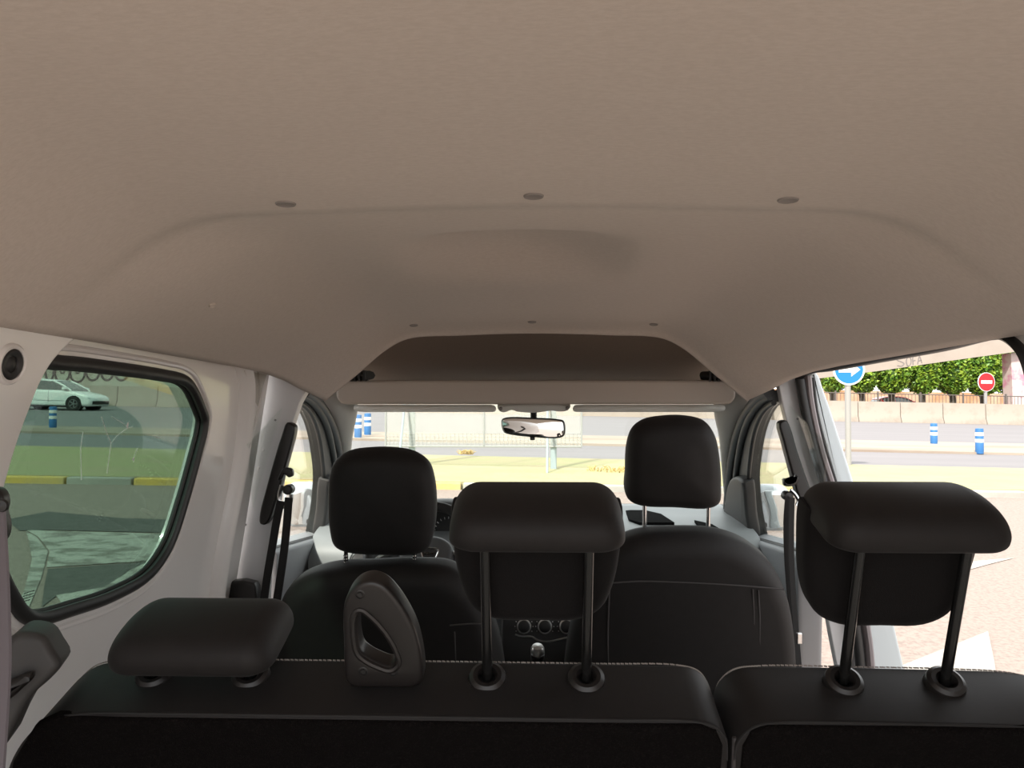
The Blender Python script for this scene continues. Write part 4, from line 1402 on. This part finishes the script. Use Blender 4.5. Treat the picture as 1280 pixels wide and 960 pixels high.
mb.tube([fbm.at(a[0], a[1] + 0.9, -0.2), fbm.at(b[0], b[1] + 0.9, -0.2)], 0.03, 5)
obj('railing', mb, M['railing'], br_)

# hedge trees
def tree(x, y, w, d, z0, z1, label, nleaf=4200, trunk=0.22, group='clipped trees beyond the barriers'):
    base = gq(x, y)
    t = thing('clipped_tree', base, label, 'tree', group)
    mb = MB()
    mb.tube(cr([base + Vector((0, 0, -0.1)), base + Vector((0.05, 0, z0 * 0.5)), base + Vector((-0.05, 0, z0 + 0.5))], 4), [trunk * 1.3] + [trunk] * 8, 10)
    for s in (-1, 1):
        mb.tube(cr([base + Vector((0, 0, z0 * 0.75)), base + Vector((s * 0.5, 0.1, z0 + 0.2)), base + Vector((s * 1.0, 0.1, z0 + 0.9))], 4), trunk * 0.5, 8)
    obj('trunk', mb, M['bark'], t)
    mb = MB()
    cz_, hz = (z0 + z1) / 2, (z1 - z0) / 2
    vs, fs = [], []
    for i in range(nleaf):
        a, b = random.uniform(0, 2 * math.pi), random.uniform(-1, 1)
        dirv = Vector((math.cos(a) * math.sqrt(1 - b * b), math.sin(a) * math.sqrt(1 - b * b), b))
        k = (abs(dirv.x) ** 4 + abs(dirv.y) ** 4 + abs(dirv.z) ** 4) ** (-0.25)
        lump = 1 + 0.07 * math.sin(a * 5 + x) * math.cos(b * 6) + random.uniform(-0.10, 0.05)
        c = base + Vector((dirv.x * k * w / 2 * min(lump, 0.98), dirv.y * k * d / 2 * lump, cz_ + dirv.z * k * hz * lump))
        ax = Vector((random.gauss(0, 1), random.gauss(0, 1), random.gauss(0, 0.7))).normalized()
        bx = ax.cross(Vector((random.gauss(0, 1), random.gauss(0, 1), random.gauss(0, 1)))).normalized()
        s = random.uniform(0.10, 0.20)
        n = len(vs)
        vs += [c - ax * s, c + bx * s * 0.5, c + ax * s, c - bx * s * 0.5]
        fs.append([n, n + 1, n + 2, n + 3])
    mb.add(vs, fs)
    cw = obj('crown', mb, M['leaf'], t, smooth=False, recalc=False)
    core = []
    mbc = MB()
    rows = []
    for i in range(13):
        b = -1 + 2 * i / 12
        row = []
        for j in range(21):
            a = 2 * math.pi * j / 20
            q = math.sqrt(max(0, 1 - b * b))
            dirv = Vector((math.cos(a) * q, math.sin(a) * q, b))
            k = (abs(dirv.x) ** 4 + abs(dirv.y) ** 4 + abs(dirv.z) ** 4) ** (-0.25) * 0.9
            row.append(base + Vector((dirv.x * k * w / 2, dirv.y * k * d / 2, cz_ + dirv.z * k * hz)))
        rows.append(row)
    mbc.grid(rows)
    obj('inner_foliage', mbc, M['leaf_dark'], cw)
    return t


names = ['clipped green tree behind the blue arrow sign', 'clipped green tree just right of the blue arrow sign', 'clipped green tree below the scrawled bridge letters', 'clipped green tree midway between the two road signs',
         'clipped green tree left of the red no entry sign', 'clipped green tree behind the red no entry sign', 'clipped green tree by the bridge pier']
tpx = [1040, 1077, 1114, 1152, 1190, 1228, 1266]
for px, nm in zip(tpx, names):
    tree(P(px, 480, 58).x, 58, 1.93, 2.8, 1.95, 7.2, nm, nleaf=4600)

# railing on the far side and small things in the gap below the crowns
fr_ = Frame((0, 46.0, gz(22, 46)), (0, -1, 0), (0.0205, 0, 1))
rg = thing('fence', gq(25, 46), 'low dark metal fence behind the barriers below the clipped trees', 'fence')
mb = MB()
for z in (0.25, 0.85, 1.62):
    mb.tube([gq(15.5, 46, z), gq(33, 46, z)], 0.028, 6)
obj('rail', mb, M['railing'], rg)
mb = MB()
for k in range(88):
    xx = 15.5 + k * 0.2
    mb.tube([gq(xx, 46, 0.2), gq(xx, 46, 1.62)], 0.016, 5)
obj('bars', mb, M['railing'], rg)
for k in range(8):
    xx = 15.5 + k * 2.5
    obj('fence_post', MB().box(gq(xx, 46, 0.85), (0.08, 0.08, 1.8)), M['railing'], rg, smooth=False)
tw = obj('boundary_wall', MB().prism([(10, -0.2), (60, -0.2), (60, 2.7), (10, 2.7)], Frame((0, 74, gz(35, 74)), (0, -1, 0), (0.0205, 0, 1)), -0.3, 0.0), M['terracotta'], smooth=False)
tag(tw, 'low terracotta wall glimpsed behind the clipped tree trunks', 'wall')


# cars
def car(x, y, m, label, heading=1, tilt=0.0):
    base = gq(x, y)
    t = thing('car', base, label, 'car')
    fr = Frame(base, (0, -1, 0), (0.0205, 0, 1))

    def o_(pts):
        return [(heading * a, b) for a, b in pts]
    low = [(-2.12, 0.42), (-2.15, 0.62), (-2.10, 0.90), (-1.95, 1.02), (-1.2, 1.0), (0.0, 0.97), (0.95, 0.95), (1.35, 0.89), (1.75, 0.79), (2.03, 0.67), (2.14, 0.52), (2.15, 0.36), (2.10, 0.22), (1.72, 0.20), (0.9, 0.18), (-0.9, 0.18), (-1.7, 0.22), (-2.05, 0.28)]
    body = obj('body', MB().pillow([(p.x, p.y) for p in cr([(*p, 0) for p in o_(low)], 3, True)], fr, -0.88, 0.88, 0.16, nr=5), m, t)
    cab = [(-1.98, 0.95), (-1.80, 1.22), (-1.45, 1.38), (-0.8, 1.455), (-0.2, 1.46), (0.3, 1.37), (0.75, 1.16), (1.12, 0.93), (0.4, 0.88), (-1.2, 0.88)]
    obj('windows', MB().pillow([(p.x, p.y) for p in cr([(*p, 0) for p in o_(cab)], 4, True)], fr, -0.73, 0.73, 0.10, nr=4), M['car_glass'], t, label='dark car windows')
    roof = [(-1.86, 1.22), (-1.45, 1.39), (-0.8, 1.475), (-0.2, 1.48), (0.22, 1.41), (0.16, 1.385), (-0.2, 1.41), (-0.9, 1.40), (-1.4, 1.32), (-1.75, 1.18)]
    obj('roof', MB().pillow([(p.x, p.y) for p in cr([(*p, 0) for p in o_(roof)], 3, True)], fr, -0.72, 0.72, 0.03, nr=3), m, t)
    for s in (-1, 1):
        mb = MB()
        mb.tube([fr.at(heading * 1.14, 0.93, s * 0.76), fr.at(heading * 0.75, 1.17, s * 0.71), fr.at(heading * 0.22, 1.41, s * 0.67)], 0.045, 8)
        mb.tube([fr.at(heading * -0.55, 0.95, s * 0.76), fr.at(heading * -0.6, 1.43, s * 0.67)], 0.04, 8)
        mb.tube([fr.at(heading * -1.5, 0.98, s * 0.75), fr.at(heading * -1.75, 1.2, s * 0.69)], 0.09, 8)
        obj('roof_pillar', mb, m, t)
        for wx in (-1.3, 1.33):
            c = fr.at(heading * wx, 0.32, s * 0.76)
            obj('wheel_arch', MB().lathe([(0.39, -0.13), (0.39, 0.125), (0, 0.125)], c, fr.N * s, 28), M['tyre'], t)
            wh = obj('wheel', MB().lathe([(0.20, 0.0), (0.315, 0.0), (0.325, 0.03), (0.325, 0.13), (0.30, 0.15), (0.215, 0.15), (0.20, 0.14)], c, fr.N * s, 28), M['tyre'], t)
            mb = MB()
            for k in range(5):
                a = 2 * math.pi * k / 5
                mb.tube([c + fr.N * s * 0.145, c + fr.N * s * 0.14 + fr.U * math.cos(a) * 0.2 + fr.V * math.sin(a) * 0.2], 0.03, 6)
            mb.lathe([(0.21, 0.12), (0.215, 0.15), (0.195, 0.152), (0.19, 0.12)], c, fr.N * s, 28)
            obj('alloy_rim', mb, M['alloy'], wh)
        obj('headlamp', MB().pillow([(p.x, p.y) for p in cr([(*p, 0) for p in o_([(1.62, 0.74), (1.80, 0.70), (2.08, 0.60), (2.06, 0.54), (1.85, 0.60)])], 3, True)], fr, s * 0.80 - 0.06, s * 0.80 + 0.06, 0.03), M['lamp'], t)
        obj('door_mirror', MB().pillow(o_([(0.78, 0.98), (1.0, 1.0), (1.0, 1.10), (0.8, 1.12)]), fr, s * 0.90 - 0.08, s * 0.90 + 0.08, 0.04), m, t)
        mb = MB()
        mb.tube([fr.at(heading * 0.9, 0.45, s * 0.885), fr.at(heading * -1.0, 0.47, s * 0.885)], 0.008, 5)
        mb.tube([fr.at(heading * 0.1, 0.93, s * 0.875), fr.at(heading * 0.1, 0.35, s * 0.885)], 0.008, 5)
        obj('door_line', mb, M['plastic'], t)
    obj('lower_grille', MB().pillow(o_([(1.98, 0.30), (2.18, 0.30), (2.19, 0.46), (2.0, 0.48)]), fr, -0.70, 0.70, 0.04), M['plastic'], t)
    obj('sill', MB().pillow(o_([(-0.9, 0.15), (0.92, 0.15), (0.92, 0.24), (-0.9, 0.24)]), fr, -0.86, 0.86, 0.03), M['plastic'], t)
    return t


cpos = G(105, 511.5)
car(P(126, 500, 36.5).x - 2.16, 36.5, M['car_white'], 'white hatchback driving on the far carriageway behind tinted glass')
car(P(1122, 490, 64).x, 64, M['car_red'], 'red car parked behind the low fence under clipped trees')

# graffitied wall behind the barriers on the left
fgw = Frame((0, 46.2, gz(-27, 46.2)), (0, -1, 0), (0.0205, 0, 1))
gw = thing('garden_wall', gq(-27, 46.2), 'pale old wall with black outlined graffiti at the left behind barriers', 'wall')
obj('masonry', MB().prism([(-44, -0.1), (-14, -0.1), (-14, 3.0), (-44, 3.0)], fgw, -0.3, 0.0), M['oldwall'], gw, smooth=False)
mb = MB()
for px, w_, kind in ((62, 8, 'I'), (78, 19, 'O'), (97, 19, 'O'), (116, 17, 'U'), (134, 15, 'O'), (152, 17, 'U')):
    c = fgw.px(px, 466)
    rr = w_ / 2 / F * 46.2
    if kind == 'I':
        loop = [(-0.15, -0.4), (0.15, -0.4), (0.18, 0.7), (-0.18, 0.7)]
    else:
        loop = [(rr * math.cos(a), rr * 1.25 * math.sin(a) + (0.05 if kind == 'U' else 0)) for a in [2 * math.pi * k / 12 for k in range(12)]]
    lp = cr([fgw.at(c[0] + a, c[1] + b, 0.01) for a, b in loop], 4, True)
    mb.tube(lp + [lp[0]], 0.07, 6, ry=0.02, caps=False)
    if kind == 'O':
        lp = cr([fgw.at(c[0] + a * 0.3, c[1] + b * 0.3 + 0.15, 0.01) for a, b in loop], 3, True)
        mb.tube(lp + [lp[0]], 0.05, 6, ry=0.02, caps=False)
obj('graffiti_outline', mb, M['ink'], gw, label='black rounded graffiti outlines')

# net screen on posts on the verge, seen through the windscreen
ysn = 13.0
fsn = Frame((0, ysn, CZ), (0, -1, 0))
ns = thing('net_screen', gq(P(604, 595, ysn).x, ysn, 0.1), 'pale framed net screen standing on two posts beyond the windscreen', 'screen')
for px, wd in ((514, 0.052), (692, 0.052)):
    x = P(px, 590, ysn).x
    obj('post', MB().box(Vector((x, ysn + 0.08, gz(x, ysn) + 1.45)), (wd * 2, wd * 2, 2.9)), M['post'], ns, bevel=0.008)
    obj('brace', MB().tube([gq(x - 0.12, ysn - 0.6, 0.08), Vector((x - 0.10, ysn, CZ + 0.1))], 0.02, 8), M['post'], ns)
x0, x1, xm = P(482, 558, ysn).x, P(727, 558, ysn).x, P(605, 558, ysn).x
zb, zt = P(604, 558, ysn).z, P(604, 558, ysn).z + 2.0
mb = MB()
for xx in (x0, xm, x1):
    mb.tube([Vector((xx, ysn, zb)), Vector((xx, ysn, zt))], 0.016, 6)
for zz in (zb, zt):
    mb.tube([Vector((x0, ysn, zz)), Vector((x1, ysn, zz))], 0.016, 6)
obj('frame', mb, M['wire'], ns)
obj('net', MB().box(Vector(((x0 + x1) / 2, ysn + 0.01, (zb + zt) / 2)), (x1 - x0, 0.004, zt - zb)), M['net'], ns, smooth=False)
mb = MB()
for k in range(49):
    xx = x0 + (x1 - x0) * k / 48
    mb.tube([Vector((xx, ysn - 0.01, zb)), Vector((xx, ysn - 0.01, zb + 0.22))], 0.003, 4)
for k in range(5):
    mb.tube([Vector((x0, ysn - 0.01, zb + k * 0.055)), Vector((x1, ysn - 0.01, zb + k * 0.055))], 0.003, 4)
obj('wire_lattice', mb, M['wire'], ns)

# dry tufts on the verge
def tuft(px, py, w, label):
    g = G(px, py)
    mb = MB()
    for k in range(70):
        a, r_ = random.uniform(0, 6.28), random.random() ** 0.5 * w
        b = gq(g.x + r_ * math.cos(a), g.y + r_ * math.sin(a) * 0.6, 0.09)
        tip = b + Vector((random.uniform(-.1, .1), random.uniform(-.1, .1), random.uniform(0.03, 0.09)))
        mb.tube([b, lerp(b, tip, 0.6) + Vector((0, 0, 0.02)), tip], [0.012, 0.009, 0.002], 4)
    o = obj('weed_tuft', mb, M['straw'], smooth=False, recalc=False)
    tag(o, label, 'weed', 'dry weeds on the turf strip')


tuft(762, 596, 0.42, 'wide dry yellow weed tuft right of the screen post on the turf')
tuft(583, 573, 0.16, 'small dry orange weed tuft at the far edge of the turf')

# ------------------------------------------------------------------ light
w = bpy.data.worlds.new('world')
sc.world = w
w.use_nodes = True
nt = w.node_tree
bg = nt.nodes['Background']
bg.inputs['Color'].default_value = (0.97, 0.985, 1.0, 1)
bg.inputs['Strength'].default_value = 1.0
sd = bpy.data.lights.new('sun', 'SUN')
sd.energy = 3.2
sd.angle = R(3)
sd.color = (1.0, 0.93, 0.84)
so = bpy.data.objects.new('sun', sd)
col.objects.link(so)
so.rotation_euler = (R(46), 0, R(-25))      # from behind the van and to its left

sc.view_settings.view_transform = 'Standard'
sc.view_settings.look = 'None'
sc.view_settings.gamma = 1.0
sc.view_settings.use_curve_mapping = False
sc.view_settings.exposure = 1.22
try:
    sc.cycles.use_denoising = True
    sc.cycles.max_bounces = 14
    sc.cycles.diffuse_bounces = 8
    sc.cycles.transparent_max_bounces = 24
    sc.cycles.sample_clamp_indirect = 6.0
    sc.cycles.caustics_reflective = False
    sc.cycles.caustics_refractive = False
except Exception:
    pass
